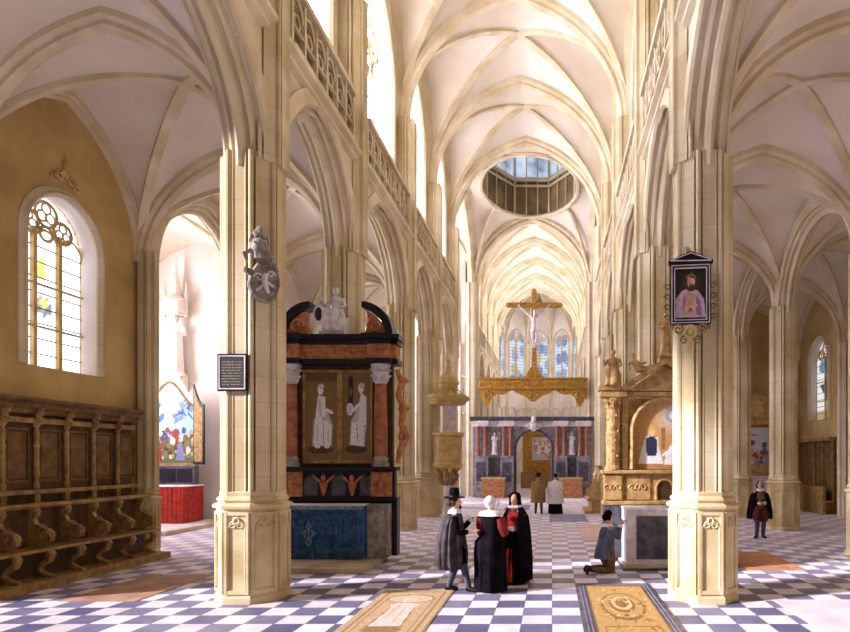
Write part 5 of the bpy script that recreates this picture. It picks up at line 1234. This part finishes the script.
# mantle: an open shell round the back, from the head to the ankles
m = M(fr); rs = []; N = 44
for z, ru, rn, cn, op in ((.07, .33, .31, -.02, .75), (.5, .33, .3, -.02, .72), (1.0, .3, .26, -.02, .62), (1.3, .26, .2, -.02, .62), (1.42, .18, .15, -.02, .8), (1.5, .13, .125, -.02, .9), (1.6, .115, .12, -.01, .95), (1.68, .11, .12, -.01, .92), (1.74, .08, .09, -.015, .9), (1.765, .02, .03, -.015, .9)):
    r = []
    for lay in (0, 1):
        for j in range(N+1):
            jj = j if lay == 0 else N-j
            a = PI/2+op+(2*PI-2*op)*jj/N; q = (1+(.05*math.sin(9*a+1)+.02*math.sin(17*a))*(1 if z < 1.45 else .2))*(1 if lay == 0 else .94)
            r.append((ru*q*math.cos(a), cn+rn*q*math.sin(a), z))
    rs.append(r)
m.rings(rs); m.build('mantle', BLACKCL, t, smooth=True, ang=60)
haircap(t, fr, 0, -.01, hz)

# 4 kneeling man before the white altar
x, y = 1.15, 12.0
t = thing('person', 'man in a blue-grey coat with white collar kneeling in prayer before the white altar', 'person', (x, y, 0))
fr = facing(x, y, 0, 1, .35)
arms, legs, hz = human(t, fr, [(-.02, .34, .98, .0, .5, 1), (.03, .34, .98, 0, .5, 1)], [(-.13, -.36, .09), (.13, -.42, .09)], hip=.48, sh=.97, lean=.03, head=(0, .06), knees=[(-.12, .1, .07), (.12, .04, .07)])
m = M(fr)
for a, k, an, f_ in legs: m.tube([a, a.lerp(k, .5), k, k.lerp(an, .25)], [.13, .14, .1, .08], 12)
m.build('breeches', BROWNCL, t, smooth=True)
for a, k, an, f_ in legs:
    m = M(fr); m.tube([k.lerp(an, .15), k.lerp(an, .5), an], [.066, .062, .045], 10); m.build('stocking', BROWNCL, t, smooth=True)
    m = M(fr); m.tube([an+Vector((0, .03, .0)), an+Vector((0, -.04, .03)), an+Vector((0, -.08, -.03)), an+Vector((0, -.06, -.08))], [.045, .046, .04, .03], 8); m.build('shoe', LEATHER, t, smooth=True)
m = M(fr); loft(m, [(.3, 0, -.05, .23, .21, .06), (.5, 0, -.03, .21, .19, .05), (.7, 0, .0, .19, .16, .03), (.88, 0, .02, .2, .14, .02), (.98, 0, .03, .12, .09, .01), (1.0, 0, .03, .07, .07, 0)], 8, 48); m.build('coat', BLUEGR, t, smooth=True, ang=70)
sleeve(t, fr, arms, BLUEGR, .066); m = M(fr); loft(m, [(.97, 0, .03, .17, .13, .02), (1.03, 0, .04, .08, .08, 0)], 5, 28); m.build('collar', WHITECL, t, smooth=True)
haircap(t, fr, 0, .06, hz, mt=BLACKCL, long=.07)

# 5 man in black cloak, right aisle
x, y = 6.33, 17.2
t = thing('person', 'bareheaded man in a short black cloak and maroon breeches standing in the right aisle', 'person', (x, y, 0))
fr = facing(x, y, 0, -.15, -1)
arms, legs, hz = human(t, fr, [(-.08, .25, 1.08, .7, .4, 0), (.05, .26, 1.06, -.7, .4, 0)], [(-.09, 0, .09, -.3), (.11, .06, .09, .5)], sh=1.4)
hose(t, fr, legs, STOCK); shoes(t, fr, legs)
m = M(fr)
for a, k, an, f_ in legs: m.tube([a, a.lerp(k, .5), k.lerp(a, .05)], [.14, .17, .1], 12)
m.build('breeches', MAROON, t, smooth=True)
m = M(fr); loft(m, [(.8, 0, 0, .17, .15, .02), (1.1, 0, 0, .18, .14), (1.36, 0, 0, .19, .12), (1.45, 0, 0, .07, .07)], 6, 32, .02); m.build('doublet', BROWNCL, t, smooth=True)
sleeve(t, fr, arms, BLACKCL, .064); collar(t, fr, 1.49, .13, .1)
m = M(fr); rs = []; N = 40
for z, ru, rn, cn, op in ((.58, .36, .24, -.04, .8), (.8, .36, .24, -.04, .75), (1.1, .31, .2, -.03, .6), (1.32, .25, .15, -.02, .5), (1.42, .14, .1, 0, .5), (1.45, .09, .08, 0, .5)):
    r = []
    for lay in (0, 1):
        for j in range(N+1):
            jj = j if lay == 0 else N-j; a = PI/2+op+(2*PI-2*op)*jj/N; q = (1+.06*math.sin(8*a+2))*(1 if lay == 0 else .93); r.append((ru*q*math.cos(a), cn+rn*q*math.sin(a), z))
    rs.append(r)
m.rings(rs); m.build('cloak', BLACKCL, t, smooth=True, ang=60); haircap(t, fr, 0, 0, hz, long=.08)

# 6, 7 two men seen from behind before the screen arch
x, y = -.6, 24.7
t = thing('person', 'man seen from behind in ochre knee-length coat and dark hat, beside the priest', 'person', (x, y, 0))
fr = facing(x, y, 0, .1, 1)
arms, legs, hz = human(t, fr, [(-.22, .2, 1.0), (.22, .2, 1.0)], [(-.12, 0), (.14, .05)], sh=1.42)
hose(t, fr, legs, STOCK); shoes(t, fr, legs)
m = M(fr); loft(m, [(.5, 0, 0, .33, .25, .07), (.9, 0, 0, .3, .22, .05), (1.2, 0, 0, .28, .18, .04), (1.42, 0, 0, .2, .13, .02), (1.47, 0, 0, .07, .07, 0)], 12, 72); m.build('coat', OCHRECL, t, smooth=True, ang=70)
sleeve(t, fr, arms, OCHRECL, .08, cuff=False); haircap(t, fr, 0, 0, hz); tallhat(t, fr, 0, 0, hz+.09, R=.17, H=.1)
x, y = .15, 24.75
t = thing('person', 'priest seen from behind in a white surplice over a black cassock', 'person', (x, y, 0))
fr = facing(x, y, 0, -.1, 1)
arms, legs, hz = human(t, fr, [(-.24, .2, 1.05), (.24, .2, 1.05)], [(-.1, 0), (.1, 0)], sh=1.42)
m = M(fr); loft(m, [(.02, 0, 0, .32, .27, .05), (.6, 0, 0, .27, .22, .04), (1.0, 0, 0, .2, .16, .02)], 9, 56); m.build('cassock', BLACKCL, t, smooth=True, ang=70)
m = M(fr); loft(m, [(.45, 0, 0, .36, .28, .07), (.9, 0, 0, .31, .24, .05), (1.2, 0, 0, .29, .19, .04), (1.42, 0, 0, .2, .13, .02), (1.47, 0, 0, .07, .07, 0)], 12, 72); m.build('surplice', WHITECL, t, smooth=True, ang=70)
sleeve(t, fr, arms, WHITECL, .1, cuff=False, puff=1.1); shoes(t, fr, legs); haircap(t, fr, 0, 0, hz, mt=BLACKCL)
